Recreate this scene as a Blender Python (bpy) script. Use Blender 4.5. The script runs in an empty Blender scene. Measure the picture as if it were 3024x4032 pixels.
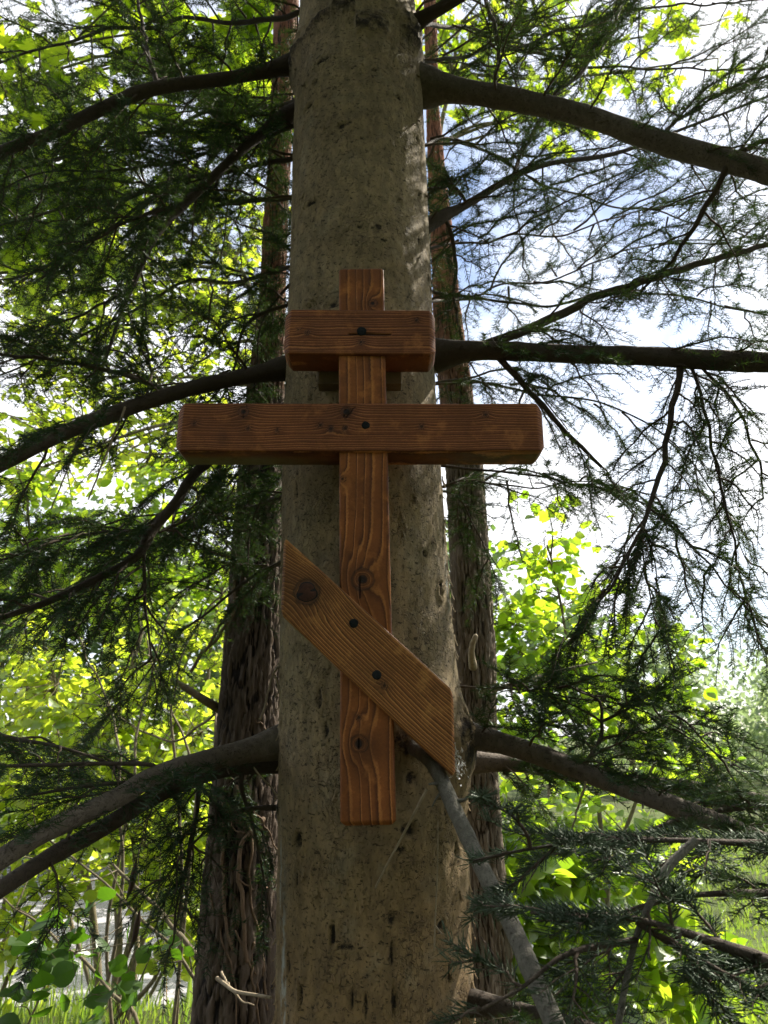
import bpy, math, random
import numpy as np
from mathutils import Vector, Matrix

# ------------------------------------------------------------------ camera, sky, sun, exposure
scene = bpy.context.scene
COL = scene.collection
PITCH = math.radians(17.0)
FPX = 2912.0                       # focal length in pixels of the 3024 x 4032 photograph
CAMZ = 1.60
cam_d = bpy.data.cameras.new('camera')
cam = bpy.data.objects.new('camera', cam_d)
COL.objects.link(cam)
cam.location = (0, 0, CAMZ)
cam.rotation_euler = (math.pi / 2 + PITCH, 0, 0)
cam_d.sensor_fit = 'VERTICAL'
cam_d.sensor_height = 36.0
cam_d.lens = 36.0 * FPX / 4032.0
cam_d.clip_start = 0.02
cam_d.clip_end = 2000
cam_d.dof.use_dof = True
cam_d.dof.focus_distance = 1.75
cam_d.dof.aperture_fstop = 7.5
scene.camera = cam

SUN_AZ, SUN_EL = math.radians(50), math.radians(46)      # clockwise from +Y, behind the tree
world = bpy.data.worlds.new('World')
scene.world = world
world.use_nodes = True
wt = world.node_tree
wt.nodes.clear()
w_out = wt.nodes.new('ShaderNodeOutputWorld')
w_bg = wt.nodes.new('ShaderNodeBackground')
w_sky = wt.nodes.new('ShaderNodeTexSky')
w_sky.sky_type = 'NISHITA'
w_sky.sun_disc = False
w_sky.sun_elevation = SUN_EL
w_sky.sun_rotation = SUN_AZ
w_sky.air_density = 1.0
w_sky.dust_density = 0.6
w_sky.ozone_density = 1.2
w_tc = wt.nodes.new('ShaderNodeTexCoord')
w_no = wt.nodes.new('ShaderNodeTexNoise')
w_no.inputs['Scale'].default_value = 2.6
w_no.inputs['Detail'].default_value = 7
w_no.inputs['Roughness'].default_value = 0.58
w_rp = wt.nodes.new('ShaderNodeValToRGB')
w_rp.color_ramp.elements[0].position = 0.31
w_rp.color_ramp.elements[1].position = 0.56
w_mx = wt.nodes.new('ShaderNodeMix')
w_mx.data_type = 'RGBA'
w_mx.inputs[7].default_value = (8.4, 8.5, 8.8, 1)          # thin white cloud over the whole sky
w_mp = wt.nodes.new('ShaderNodeMapping')
w_mp.inputs['Location'].default_value = (0.12, 7.54, 2.33)
wt.links.new(w_tc.outputs['Generated'], w_mp.inputs['Vector'])
wt.links.new(w_mp.outputs['Vector'], w_no.inputs['Vector'])
wt.links.new(w_no.outputs['Fac'], w_rp.inputs['Fac'])
wt.links.new(w_rp.outputs['Color'], w_mx.inputs[0])
wt.links.new(w_sky.outputs['Color'], w_mx.inputs[6])
wt.links.new(w_mx.outputs[2], w_bg.inputs['Color'])
w_bg.inputs['Strength'].default_value = 0.085
wt.links.new(w_bg.outputs['Background'], w_out.inputs['Surface'])

sun_d = bpy.data.lights.new('sun', 'SUN')
sun_d.energy = 5.0
sun_d.angle = math.radians(0.6)
sun_d.color = (1.0, 0.93, 0.80)
sun = bpy.data.objects.new('sun', sun_d)
COL.objects.link(sun)
SUN = Vector((math.sin(SUN_AZ) * math.cos(SUN_EL), math.cos(SUN_AZ) * math.cos(SUN_EL), math.sin(SUN_EL)))
sun.rotation_euler = (-SUN).to_track_quat('-Z', 'Y').to_euler()
sun.location = SUN * 30

vs = scene.view_settings
vs.view_transform = 'Standard'
vs.look = 'None'
vs.gamma = 1.0
vs.use_curve_mapping = False
vs.exposure = 1.32
scene.render.engine = 'CYCLES'
scene.cycles.use_adaptive_sampling = True
scene.cycles.adaptive_threshold = 0.04
scene.cycles.debug_bvh_type = 'STATIC_BVH'
scene.cycles.debug_use_spatial_splits = True
scene.cycles.max_bounces = 5
scene.cycles.diffuse_bounces = 3
scene.cycles.glossy_bounces = 2
scene.cycles.transmission_bounces = 4

rng = np.random.default_rng(7)
random.seed(7)

# ------------------------------------------------------------------ helpers
S = 3024.0 / 1659.0
cp, sp = math.cos(PITCH), math.sin(PITCH)


def at(x, y, Y):
    """World point at depth Y that shows at (x, y) of the photograph (1659 x 2212 grid)."""
    dx = (x * S - 1512.0) / FPX
    dy = (2016.0 - y * S) / FPX
    d = np.array([dx, cp - dy * sp, sp + dy * cp])
    return np.array([0, 0, CAMZ]) + d * (Y / d[1])


def rad_at(w, x, y, Y):
    """Radius in metres of something w grid-pixels wide at that place."""
    dy = (2016.0 - y * S) / FPX
    zc = Y / (cp - dy * sp)
    return 0.5 * w * S * zc / FPX


def to_px(P):
    P = np.asarray(P) - np.array([0, 0, CAMZ])
    zc = P[..., 1] * cp + P[..., 2] * sp
    up = -P[..., 1] * sp + P[..., 2] * cp
    zc = np.where(zc < 0.05, 0.05, zc)
    return (1512 + FPX * P[..., 0] / zc) / S, (2016 - FPX * up / zc) / S, zc


def nrm(v):
    v = np.asarray(v, float)
    return v / (np.linalg.norm(v, axis=-1, keepdims=True) + 1e-12)


def _hash(ix, iy, iz):
    h = (ix.astype(np.int64) * 374761393 + iy.astype(np.int64) * 668265263 + iz.astype(np.int64) * 1274126177) & 0xFFFFFFFF
    h = ((h ^ (h >> 13)) * 1103515245) & 0xFFFFFFFF
    h = ((h ^ (h >> 16)) * 2654435769) & 0xFFFFFFFF
    return ((h ^ (h >> 15)) & 0xFFFFFF) / float(0xFFFFFF)


def vn(x, y, z):
    """Value noise in -1..1."""
    x, y, z = np.broadcast_arrays(np.asarray(x, float), np.asarray(y, float), np.asarray(z, float))
    ix, iy, iz = np.floor(x), np.floor(y), np.floor(z)
    fx, fy, fz = x - ix, y - iy, z - iz
    fx, fy, fz = [f * f * (3 - 2 * f) for f in (fx, fy, fz)]
    r = 0
    for a in (0, 1):
        for b in (0, 1):
            for c in (0, 1):
                w = (fx if a else 1 - fx) * (fy if b else 1 - fy) * (fz if c else 1 - fz)
                r = r + w * _hash(ix + a, iy + b, iz + c)
    return r * 2 - 1


def fbm(x, y, z, o=4):
    r, a, f = 0, 1.0, 1.0
    for i in range(o):
        r = r + a * vn(x * f + 17.3 * i, y * f + 5.1 * i, z * f + 9.7 * i)
        a *= 0.5
        f *= 2.03
    return r / 1.9


def worley2(u, v, per):
    """F1, F2 on (u, v); u wraps with period per."""
    iu, iv = np.floor(u), np.floor(v)
    f1 = np.full(u.shape, 9.0)
    f2 = np.full(u.shape, 9.0)
    for a in (-1, 0, 1):
        for b in (-1, 0, 1):
            cu, cv = iu + a, iv + b
            hu = np.mod(cu, per)
            ju = _hash(hu, cv, hu * 0 + 3)
            jv = _hash(hu, cv, hu * 0 + 8)
            d = np.hypot(cu + ju - u, cv + jv - v)
            f2 = np.where(d < f1, f1, np.minimum(f2, d))
            f1 = np.minimum(f1, d)
    return f1, f2


def sstep(a, b, x):
    t = np.clip((x - a) / (b - a), 0, 1)
    return t * t * (3 - 2 * t)


def mk(name, V, groups, mat, parent=None, base=None, smooth=False, attrs=None, kind=None, label=None):
    """One mesh object from vertices V and lists of equal-sized faces; mat may be a list with one entry for each group."""
    V = np.asarray(V, np.float32)
    if base is None and parent is not None:
        base = np.array(parent.get('_b', (0, 0, 0)))
    if base is not None:
        V = V - np.asarray(base, np.float32)
    me = bpy.data.meshes.new(name)
    groups = [np.asarray(g, np.int32) for g in groups if len(g)]
    me.vertices.add(len(V))
    me.vertices.foreach_set('co', V.ravel())
    nl = sum(g.size for g in groups)
    npoly = sum(len(g) for g in groups)
    me.loops.add(nl)
    me.loops.foreach_set('vertex_index', np.concatenate([g.ravel() for g in groups]))
    me.polygons.add(npoly)
    tot = np.concatenate([np.full(len(g), g.shape[1], np.int32) for g in groups])
    st = np.concatenate([[0], np.cumsum(tot)[:-1]]).astype(np.int32)
    me.polygons.foreach_set('loop_start', st)
    mats = mat if isinstance(mat, list) else [mat]
    for m in mats:
        me.materials.append(m)
    if len(mats) > 1:
        mi = np.concatenate([np.full(len(g), i, np.int32) for i, g in enumerate(groups)])
        me.polygons.foreach_set('material_index', mi)
    if smooth:
        me.polygons.foreach_set('use_smooth', np.ones(npoly, bool))
    for k, a in (attrs or {}).items():
        at_ = me.attributes.new(k, 'FLOAT', 'POINT')
        at_.data.foreach_set('value', np.asarray(a, np.float32))
    me.update(calc_edges=True)
    o = bpy.data.objects.new(name, me)
    COL.objects.link(o)
    if parent is not None:
        o.parent = parent
    elif base is not None:
        o.location = base
    if parent is not None:
        o['_b'] = list(map(float, base)) if base is not None else [0.0, 0.0, 0.0]
    if kind:
        o['kind'] = kind
    if label:
        o['label'] = label
    return o


def thing(name, base, label, cat, group=None):
    o = bpy.data.objects.new(name, None)
    o.empty_display_size = 0.1
    COL.objects.link(o)
    o.location = base
    o['_b'] = list(map(float, base))
    o['label'] = label
    o['category'] = cat
    if group:
        o['group'] = group
    return o


def tag(o, label, cat, group=None, kind=None):
    o['label'] = label
    o['category'] = cat
    if group:
        o['group'] = group
    if kind:
        o['kind'] = kind
    return o


def smooth_poly(pts, n):
    """Catmull-Rom through pts (k, m) resampled to n points, even in arc length."""
    P = np.asarray(pts, float)
    P = np.vstack([2 * P[0] - P[1], P, 2 * P[-1] - P[-2]])
    out = []
    for i in range(1, len(P) - 2):
        t = np.linspace(0, 1, 12, endpoint=False)[:, None]
        a, b, c, d = P[i - 1], P[i], P[i + 1], P[i + 2]
        out.append(0.5 * (2 * b + (c - a) * t + (2 * a - 5 * b + 4 * c - d) * t ** 2 + (3 * b - a - 3 * c + d) * t ** 3))
    Q = np.vstack(out + [P[-2:-1]])
    L = np.concatenate([[0], np.cumsum(np.linalg.norm(np.diff(Q[:, :3], axis=0), axis=1))])
    s = np.linspace(0, L[-1], n)
    return np.stack([np.interp(s, L, Q[:, j]) for j in range(Q.shape[1])], 1)


class Acc:
    """Collects geometry of one mesh."""

    def __init__(self):
        self.V, self.Q, self.T, self.n = [], [], [], 0

    def add(self, V, Q=None, T=None):
        self.V.append(np.asarray(V, float))
        if Q is not None and len(Q):
            self.Q.append(np.asarray(Q) + self.n)
        if T is not None and len(T):
            self.T.append(np.asarray(T) + self.n)
        self.n += len(V)

    def tube(self, P, R, sides=8, lump=0.0):
        P = np.asarray(P, float)
        R = np.asarray(R, float)
        k = len(P)
        t = nrm(np.gradient(P, axis=0))
        u = np.cross(t[0], [0.31, 0.87, 0.38])
        U = []
        for i in range(k):
            u = u - t[i] * np.dot(u, t[i])
            u = u / (np.linalg.norm(u) + 1e-9)
            U.append(u)
        U = np.array(U)
        W = np.cross(t, U)
        a = np.linspace(0, 2 * np.pi, sides, endpoint=False)
        rr = R[:, None] * np.ones((1, sides))
        if lump:
            rr = rr * (1 + lump * fbm(np.cos(a)[None, :] * 1.3 + P[:, :1] * 9, np.sin(a)[None, :] * 1.3 + P[:, 1:2] * 9, P[:, 2:3] * 9 + 0 * a[None, :], 3))
        V = P[:, None, :] + rr[..., None] * (np.cos(a)[None, :, None] * U[:, None, :] + np.sin(a)[None, :, None] * W[:, None, :])
        V = V.reshape(-1, 3)
        i = np.arange(k - 1)[:, None] * sides
        j = np.arange(sides)[None, :]
        j2 = (j + 1) % sides
        Q = np.stack([i + j, i + j2, i + sides + j2, i + sides + j], -1).reshape(-1, 4)
        tip = P[-1] + t[-1] * R[-1] * 0.6
        V = np.vstack([V, tip])
        e = (k - 1) * sides
        jj = np.arange(sides)
        T = np.stack([e + jj, e + (jj + 1) % sides, np.full(sides, k * sides)], 1)
        self.add(V, Q, T)

    def tubes(self, P, R, sides=3):
        """Many thin tubes at once: P (m, k, 3), R (m, k)."""
        P = np.asarray(P, float)
        m, k = P.shape[:2]
        if m == 0:
            return
        t = nrm(np.gradient(P, axis=1))
        u = nrm(np.cross(t, np.array([0.31, 0.87, 0.38])))
        w = np.cross(t, u)
        a = np.linspace(0, 2 * np.pi, sides, endpoint=False)
        V = P[:, :, None, :] + R[:, :, None, None] * (np.cos(a)[:, None] * u[:, :, None, :] + np.sin(a)[:, None] * w[:, :, None, :])
        V = V.reshape(-1, 3)
        b = (np.arange(m) * k * sides)[:, None, None]
        i = (np.arange(k - 1) * sides)[None, :, None]
        j = np.arange(sides)[None, None, :]
        j2 = (j + 1) % sides
        Q = np.stack([b + i + j, b + i + j2, b + i + sides + j2, b + i + sides + j], -1).reshape(-1, 4)
        self.add(V, Q)

    def build(self, name, mat, parent=None, **kw):
        if not self.V:
            return None
        g = []
        if self.Q:
            g.append(np.concatenate(self.Q))
        if self.T:
            g.append(np.concatenate(self.T))
        return mk(name, np.concatenate(self.V), g, mat, parent, **kw)


# ------------------------------------------------------------------ materials
class NT:
    def __init__(self, name):
        self.m = bpy.data.materials.new(name)
        self.m.use_nodes = True
        self.t = self.m.node_tree
        self.t.nodes.clear()
        self.out = self.t.nodes.new('ShaderNodeOutputMaterial')

    def n(self, typ, ins=None, **props):
        nd = self.t.nodes.new(typ)
        for k, v in props.items():
            setattr(nd, k, v)
        for k, v in (ins or {}).items():
            if hasattr(v, 'is_output') or isinstance(v, bpy.types.NodeSocket):
                self.t.links.new(v, nd.inputs[k])
            else:
                nd.inputs[k].default_value = v
        return nd

    def link(self, a, b):
        self.t.links.new(a, b)

    def coord(self, scale=(1, 1, 1), what='Object'):
        tc = self.n('ShaderNodeTexCoord')
        return self.n('ShaderNodeMapping', {'Vector': tc.outputs[what], 'Scale': scale}).outputs[0]

    def geo(self, scale=(1, 1, 1)):
        g = self.n('ShaderNodeNewGeometry')
        return self.n('ShaderNodeMapping', {'Vector': g.outputs['Position'], 'Scale': scale}).outputs[0]

    def noise(self, vec, scale, detail=4, rough=0.55, dist=0.0):
        return self.n('ShaderNodeTexNoise', {'Vector': vec, 'Scale': scale, 'Detail': detail, 'Roughness': rough, 'Distortion': dist}).outputs['Fac']

    def ramp(self, fac, stops, interp='LINEAR'):
        r = self.n('ShaderNodeValToRGB', {'Fac': fac})
        cr = r.color_ramp
        cr.interpolation = interp
        while len(cr.elements) < len(stops):
            cr.elements.new(0.5)
        for e, (p, c) in zip(cr.elements, stops):
            e.position = p
            e.color = (*c, 1) if len(c) == 3 else c
        return r.outputs['Color']

    def f(self, fac, a, b, lo=0.0, hi=1.0):
        return self.n('ShaderNodeMapRange', {'Value': fac, 'From Min': a, 'From Max': b, 'To Min': lo, 'To Max': hi}, interpolation_type='SMOOTHSTEP').outputs[0]

    def mix(self, fac, a, b, mode='MIX'):
        m = self.n('ShaderNodeMix', data_type='RGBA', blend_type=mode)
        for i, v in ((0, fac), (6, a), (7, b)):
            if isinstance(v, bpy.types.NodeSocket):
                self.t.links.new(v, m.inputs[i])
            else:
                m.inputs[i].default_value = v if i == 0 else ((*v, 1) if len(v) == 3 else v)
        return m.outputs[2]

    def math(self, op, a, b=0.0, clamp=False):
        m = self.n('ShaderNodeMath', operation=op, use_clamp=clamp)
        for i, v in ((0, a), (1, b)):
            if isinstance(v, bpy.types.NodeSocket):
                self.t.links.new(v, m.inputs[i])
            else:
                m.inputs[i].default_value = v
        return m.outputs[0]

    def attr(self, name):
        return self.n('ShaderNodeAttribute', attribute_name=name).outputs['Fac']

    def bump(self, h, strength=0.5, dist=0.01, normal=None):
        ins = {'Height': h, 'Strength': strength, 'Distance': dist}
        if normal is not None:
            ins['Normal'] = normal
        return self.n('ShaderNodeBump', ins).outputs[0]

    def principled(self, color, rough=0.8, normal=None, spec=0.3, **kw):
        ins = {'Base Color': color if isinstance(color, bpy.types.NodeSocket) else (*color, 1), 'Roughness': rough, 'Specular IOR Level': spec}
        ins.update(kw)
        b = self.n('ShaderNodeBsdfPrincipled', ins)
        if normal is not None:
            self.link(normal, b.inputs['Normal'])
        self.link(b.outputs[0], self.out.inputs['Surface'])
        return b


def mat_spruce_bark(name, c1, c2, fleck=(0.028, 0.022, 0.016), scale=1.0, brown=True, cracks=0.25, fl_amt=0.75):
    q = NT(name)
    v = q.geo()
    vf = q.geo((1, 1, 0.55))
    big = q.noise(v, 3.2, 4)
    col = q.ramp(big, [(0.30, c1), (0.70, c2)])
    if brown:
        z = q.n('ShaderNodeSeparateXYZ', {'Vector': v}).outputs['Z']
        zz = q.math('ADD', z, q.math('MULTIPLY', big, 0.8))
        low = q.f(zz, 2.3, 1.35)
        col = q.mix(q.math('MULTIPLY', low, 0.75), col, (0.255, 0.160, 0.070))
        lichen = q.f(q.noise(v, 9.0, 6, 0.65), 0.52, 0.68)
        col = q.mix(q.math('MULTIPLY', lichen, 0.45), col, (0.31, 0.265, 0.18))
    mid = q.noise(vf, 38 * scale, 5, 0.65)
    col = q.mix(q.f(mid, 0.38, 0.66), q.mix(0.38, col, (0.05, 0.042, 0.034)), col)
    vo = q.n('ShaderNodeTexVoronoi', {'Vector': q.mix(0.06, vf, q.n('ShaderNodeTexNoise', {'Vector': v, 'Scale': 30.0}).outputs['Color']), 'Scale': 46.0 * scale}, feature='DISTANCE_TO_EDGE').outputs['Distance']
    crack = q.f(vo, 0.0, 0.10)
    # short dark flecks lying across the trunk
    vh = q.geo((1.0, 1.0, 1.9))
    fl = q.f(q.noise(vh, 66 * scale, 5, 0.70, 0.5), 0.580, 0.625)
    fl2 = q.f(q.noise(q.geo((1.3, 1.3, 0.7)), 120 * scale, 3, 0.6), 0.58, 0.66)
    fl = q.math('MAXIMUM', fl, q.math('MULTIPLY', fl2, 0.55))
    col = q.mix(q.math('MULTIPLY', fl, fl_amt), col, fleck)
    gate = q.f(q.noise(v, 7.0, 3), 0.42, 0.66)
    ck = q.math('MULTIPLY', q.math('SUBTRACT', 1.0, crack), q.math('MULTIPLY', gate, cracks))
    col = q.mix(ck, col, (0.035, 0.028, 0.022))
    scar = q.attr('scar')
    sc = q.f(q.math('MULTIPLY', scar, q.f(q.noise(v, 70, 5, 0.75), 0.30, 0.60, 0.40, 1.15)), 0.15, 0.95)
    col = q.mix(sc, col, (0.026, 0.020, 0.016))
    pale = q.math('MULTIPLY', q.attr('pale'), q.f(q.noise(vf, 60, 4, 0.7), 0.40, 0.60))
    col = q.mix(pale, col, (0.36, 0.38, 0.36))
    h = q.math('ADD', q.math('MULTIPLY', mid, 0.8), q.math('MULTIPLY', q.math('MULTIPLY', crack, gate), 0.5 if cracks > 0.1 else 0.0))
    h = q.math('SUBTRACT', h, q.math('MULTIPLY', fl, 0.4))
    nb = q.bump(h, 0.9, 0.007)
    fine = q.bump(q.noise(v, 210, 4, 0.7), 0.7, 0.003, nb)
    q.principled(col, 0.86, fine, 0.25)
    return q.m


def mat_pine_bark(name, plate_a, plate_b, crevice, upper):
    q = NT(name)
    v = q.geo()
    fur = q.attr('furrow')
    c = q.ramp(q.noise(q.geo((1, 1, 0.35)), 16, 5, 0.65), [(0.3, plate_a), (0.7, plate_b)])
    z = q.n('ShaderNodeSeparateXYZ', {'Vector': v}).outputs['Z']
    up = q.f(q.math('ADD', z, q.math('MULTIPLY', q.noise(v, 5, 3), 0.9)), 3.3, 4.3)
    cu = q.ramp(q.noise(v, 22, 5, 0.7), [(0.3, upper), (0.62, tuple(1.5 * k for k in upper)), (0.75, (0.30, 0.22, 0.16))])
    c = q.mix(up, c, cu)
    c = q.mix(q.f(fur, 0.55, 0.08), c, crevice)
    nb = q.bump(q.noise(q.geo((1, 1, 0.5)), 75, 5, 0.7), 0.8, 0.008)
    q.principled(c, 0.88, nb, 0.2)
    return q.m


def mat_twig(name, c1, c2):
    q = NT(name)
    v = q.geo()
    c = q.ramp(q.noise(v, 40, 4, 0.6), [(0.3, c1), (0.7, c2)])
    q.principled(c, 0.8, q.bump(q.noise(v, 190, 3, 0.7), 0.6, 0.002), 0.25)
    return q.m


def mat_leaf(name, dif_a, dif_b, tr_a, tr_b, tfac=0.5, rough=0.45, scale=2.5, gloss=0.08, veins=False):
    """Leaf or needle: reflects on the near side, lets light through from the far side."""
    q = NT(name)
    v = q.geo()
    g = q.n('ShaderNodeNewGeometry')
    rnd = q.math('ADD', q.math('MULTIPLY', g.outputs['Random Per Island'], 0.65), q.math('MULTIPLY', q.noise(v, scale, 2), 0.35))
    ca = q.mix(rnd, dif_a, dif_b)
    cb = q.mix(rnd, tr_a, tr_b)
    d = q.n('ShaderNodeBsdfDiffuse', {'Color': ca})
    t = q.n('ShaderNodeBsdfTranslucent', {'Color': cb})
    s = q.n('ShaderNodeMixShader', {0: tfac, 1: d.outputs[0], 2: t.outputs[0]})
    gl = q.n('ShaderNodeBsdfGlossy', {'Color': (0.8, 0.85, 0.8, 1), 'Roughness': rough})
    s2 = q.n('ShaderNodeMixShader', {0: gloss, 1: s.outputs[0], 2: gl.outputs[0]})
    q.link(s2.outputs[0], q.out.inputs['Surface'])
    return q.m


def mat_plain(name, c1, c2, rough=0.8, scale=20, bump=0.4, spec=0.3):
    q = NT(name)
    v = q.geo()
    n = q.noise(v, scale, 5, 0.6)
    q.principled(q.ramp(n, [(0.3, c1), (0.7, c2)]), rough, q.bump(n, bump, 0.004), spec)
    return q.m


def mat_wood(name, light, mid, dark, burn=0.5, greenish=False):
    q = NT(name)
    v = q.geo()
    ring = q.attr('ring')
    knot = q.attr('knot')
    stain = q.attr('stain')
    along = q.coord((1, 1, 1), 'UV') if False else v
    fr = q.math('FRACT', ring)
    wob = q.noise(v, 120, 3, 0.6)
    frw = q.math('FRACT', q.math('ADD', ring, q.math('MULTIPLY', q.math('SUBTRACT', wob, 0.5), 0.22)))
    band = q.ramp(frw, [(0.0, mid), (0.42, tuple(0.78 * a + 0.22 * b for a, b in zip(mid, dark))), (0.68, dark), (0.80, light), (0.93, tuple(0.6 * a + 0.4 * b for a, b in zip(light, mid))), (1.0, mid)])
    blot = q.noise(v, 6.5, 5, 0.6)
    c = q.mix(q.f(blot, 0.36, 0.66, 0.0, burn), band, tuple(0.42 * a for a in mid))
    blot2 = q.noise(v, 17, 4, 0.6)
    c = q.mix(q.f(blot2, 0.52, 0.72, 0.0, 0.45), c, light)
    fib = q.noise(v, 260, 2, 0.6)
    c = q.mix(q.f(fib, 0.30, 0.70, 0.22, 0.0), c, dark)
    c = q.mix(knot, c, tuple(0.14 * a for a in mid))
    c = q.mix(stain, c, (0.008, 0.006, 0.006))
    if greenish:
        under_tint = q.attr('raw')
        c = q.mix(q.math('MULTIPLY', under_tint, 0.8), c, (0.17, 0.165, 0.07))  # greenish tint on the undersides, fading away from the pond end
    h = q.math('ADD', q.f(frw, 0.66, 0.84, 0.0, 1.0), q.math('MULTIPLY', fib, 0.3))
    nb = q.bump(h, 0.6, 0.0016)
    r = q.f(blot2, 0.3, 0.7, 0.52, 0.74)
    grime = q.f(q.noise(v, 30, 6, 0.75), 0.50, 0.74, 0.0, 0.45)
    c = q.mix(grime, c, tuple(0.30 * a for a in mid))
    b = q.principled(c, 0.6, nb, 0.28)
    q.link(r, b.inputs['Roughness'])
    return q.m


M = {}
M['bark'] = mat_spruce_bark('spruce_bark', (0.245, 0.180, 0.098), (0.345, 0.265, 0.155))
M['limb'] = mat_spruce_bark('spruce_limb_bark', (0.048, 0.036, 0.027), (0.082, 0.062, 0.046), scale=1.5, brown=False, cracks=0.05, fl_amt=0.6)  # limb bark with the shade of the backlit limbs put into its tone
M['limb_mid'] = mat_spruce_bark('brown_limb_bark', (0.110, 0.088, 0.070), (0.175, 0.145, 0.116), scale=1.5, brown=False, cracks=0.05, fl_amt=0.6)  # lighter copy of the limb bark: light from above put into the colour
M['limb_grey'] = mat_spruce_bark('grey_limb_bark', (0.135, 0.128, 0.105), (0.190, 0.178, 0.145), fleck=(0.06, 0.055, 0.045), scale=1.8, brown=False, cracks=0.05, fl_amt=0.45)
M['pine'] = mat_pine_bark('pine_bark', (0.055, 0.040, 0.030), (0.12, 0.092, 0.070), (0.012, 0.009, 0.008), (0.13, 0.060, 0.034))
M['pine_r'] = mat_pine_bark('pine_bark_pale', (0.12, 0.095, 0.07), (0.20, 0.165, 0.125), (0.030, 0.023, 0.018), (0.21, 0.10, 0.06))
M['twig'] = mat_twig('spruce_twig', (0.050, 0.036, 0.026), (0.095, 0.068, 0.048))
M['dry'] = mat_twig('dry_twig', (0.20, 0.155, 0.10), (0.32, 0.26, 0.18))
M['vine'] = mat_twig('vine_stem', (0.085, 0.055, 0.034), (0.15, 0.10, 0.062))
M['shrub_stem'] = mat_twig('shrub_stem', (0.09, 0.075, 0.045), (0.17, 0.14, 0.085))
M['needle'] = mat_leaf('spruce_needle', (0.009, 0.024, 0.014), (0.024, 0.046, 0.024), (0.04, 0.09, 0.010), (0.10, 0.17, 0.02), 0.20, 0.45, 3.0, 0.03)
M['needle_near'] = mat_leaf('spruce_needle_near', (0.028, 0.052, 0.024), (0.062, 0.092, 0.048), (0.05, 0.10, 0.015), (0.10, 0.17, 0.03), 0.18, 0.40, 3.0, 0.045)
M['needle_dry'] = mat_leaf('brown_needle', (0.24, 0.10, 0.04), (0.30, 0.14, 0.06), (0.25, 0.12, 0.04), (0.30, 0.15, 0.05), 0.3, 0.5, 3.0, 0.05)
M['leaf_y'] = mat_leaf('yellow_green_leaf', (0.070, 0.120, 0.018), (0.110, 0.160, 0.024), (0.30, 0.50, 0.015), (0.78, 0.84, 0.06), 0.68, 0.4, 1.2, 0.05)
M['leaf_g'] = mat_leaf('bright_green_leaf', (0.055, 0.095, 0.012), (0.095, 0.140, 0.018), (0.20, 0.44, 0.012), (0.64, 0.80, 0.04), 0.64, 0.35, 1.2, 0.06)
M['leaf_m'] = mat_leaf('maple_leaf', (0.055, 0.110, 0.016), (0.095, 0.150, 0.022), (0.32, 0.52, 0.015), (0.58, 0.70, 0.03), 0.65, 0.4, 1.5, 0.05)
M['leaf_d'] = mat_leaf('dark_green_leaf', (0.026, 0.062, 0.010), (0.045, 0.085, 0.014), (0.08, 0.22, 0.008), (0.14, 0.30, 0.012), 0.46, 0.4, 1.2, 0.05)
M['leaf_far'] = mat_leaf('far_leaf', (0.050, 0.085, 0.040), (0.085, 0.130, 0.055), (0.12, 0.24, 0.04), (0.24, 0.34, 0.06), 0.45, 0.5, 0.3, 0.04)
M['leaf_pale'] = mat_leaf('pale_far_leaf', (0.15, 0.20, 0.13), (0.21, 0.26, 0.15), (0.28, 0.40, 0.16), (0.40, 0.50, 0.20), 0.5, 0.5, 0.3, 0.04)  # haze of distance put into the leaf colour
M['grass'] = mat_leaf('grass_blade', (0.07, 0.13, 0.022), (0.13, 0.18, 0.04), (0.22, 0.42, 0.03), (0.46, 0.56, 0.06), 0.5, 0.4, 0.8, 0.08)
M['reed'] = mat_leaf('reed_blade', (0.06, 0.12, 0.02), (0.11, 0.17, 0.03), (0.18, 0.36, 0.03), (0.36, 0.46, 0.06), 0.5, 0.4, 1.0, 0.08)
M['reed_dry'] = mat_leaf('dry_reed_blade', (0.35, 0.16, 0.04), (0.42, 0.22, 0.06), (0.45, 0.20, 0.03), (0.5, 0.26, 0.05), 0.45, 0.5, 1.0, 0.05)
M['dead_leaf'] = mat_plain('dead_leaf', (0.028, 0.016, 0.010), (0.06, 0.035, 0.02), 0.85, 60)
M['web'] = mat_leaf('spider_silk', (0.6, 0.6, 0.6), (0.75, 0.75, 0.75), (0.6, 0.6, 0.6), (0.7, 0.7, 0.7), 0.4, 0.5, 3.0, 0.05)
M['wood_bar'] = mat_wood('stained_crossbar_wood', (0.62, 0.255, 0.092), (0.245, 0.078, 0.027), (0.066, 0.0180, 0.0085), 0.55, True)
M['wood_post'] = mat_wood('stained_post_wood', (0.58, 0.225, 0.060), (0.290, 0.095, 0.0225), (0.080, 0.0230, 0.009), 0.60)
M['wood_slant'] = mat_wood('stained_slanted_board_wood', (0.66, 0.320, 0.098), (0.285, 0.110, 0.0290), (0.048, 0.0160, 0.0075), 0.45, True)
M['wood_raw'] = mat_wood('weathered_batten_wood', (0.24, 0.18, 0.105), (0.17, 0.125, 0.07), (0.09, 0.065, 0.038), 0.3)
M['peg'] = mat_plain('dark_peg', (0.006, 0.008, 0.009), (0.016, 0.019, 0.020), 0.85, 90, 0.6, 0.15)
M['plug'] = mat_plain('knot_plug', (0.030, 0.013, 0.009), (0.085, 0.034, 0.020), 0.7, 60, 0.6, 0.2)
M['soot'] = mat_plain('charred_rim', (0.008, 0.007, 0.007), (0.016, 0.013, 0.012), 0.8, 60)


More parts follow.
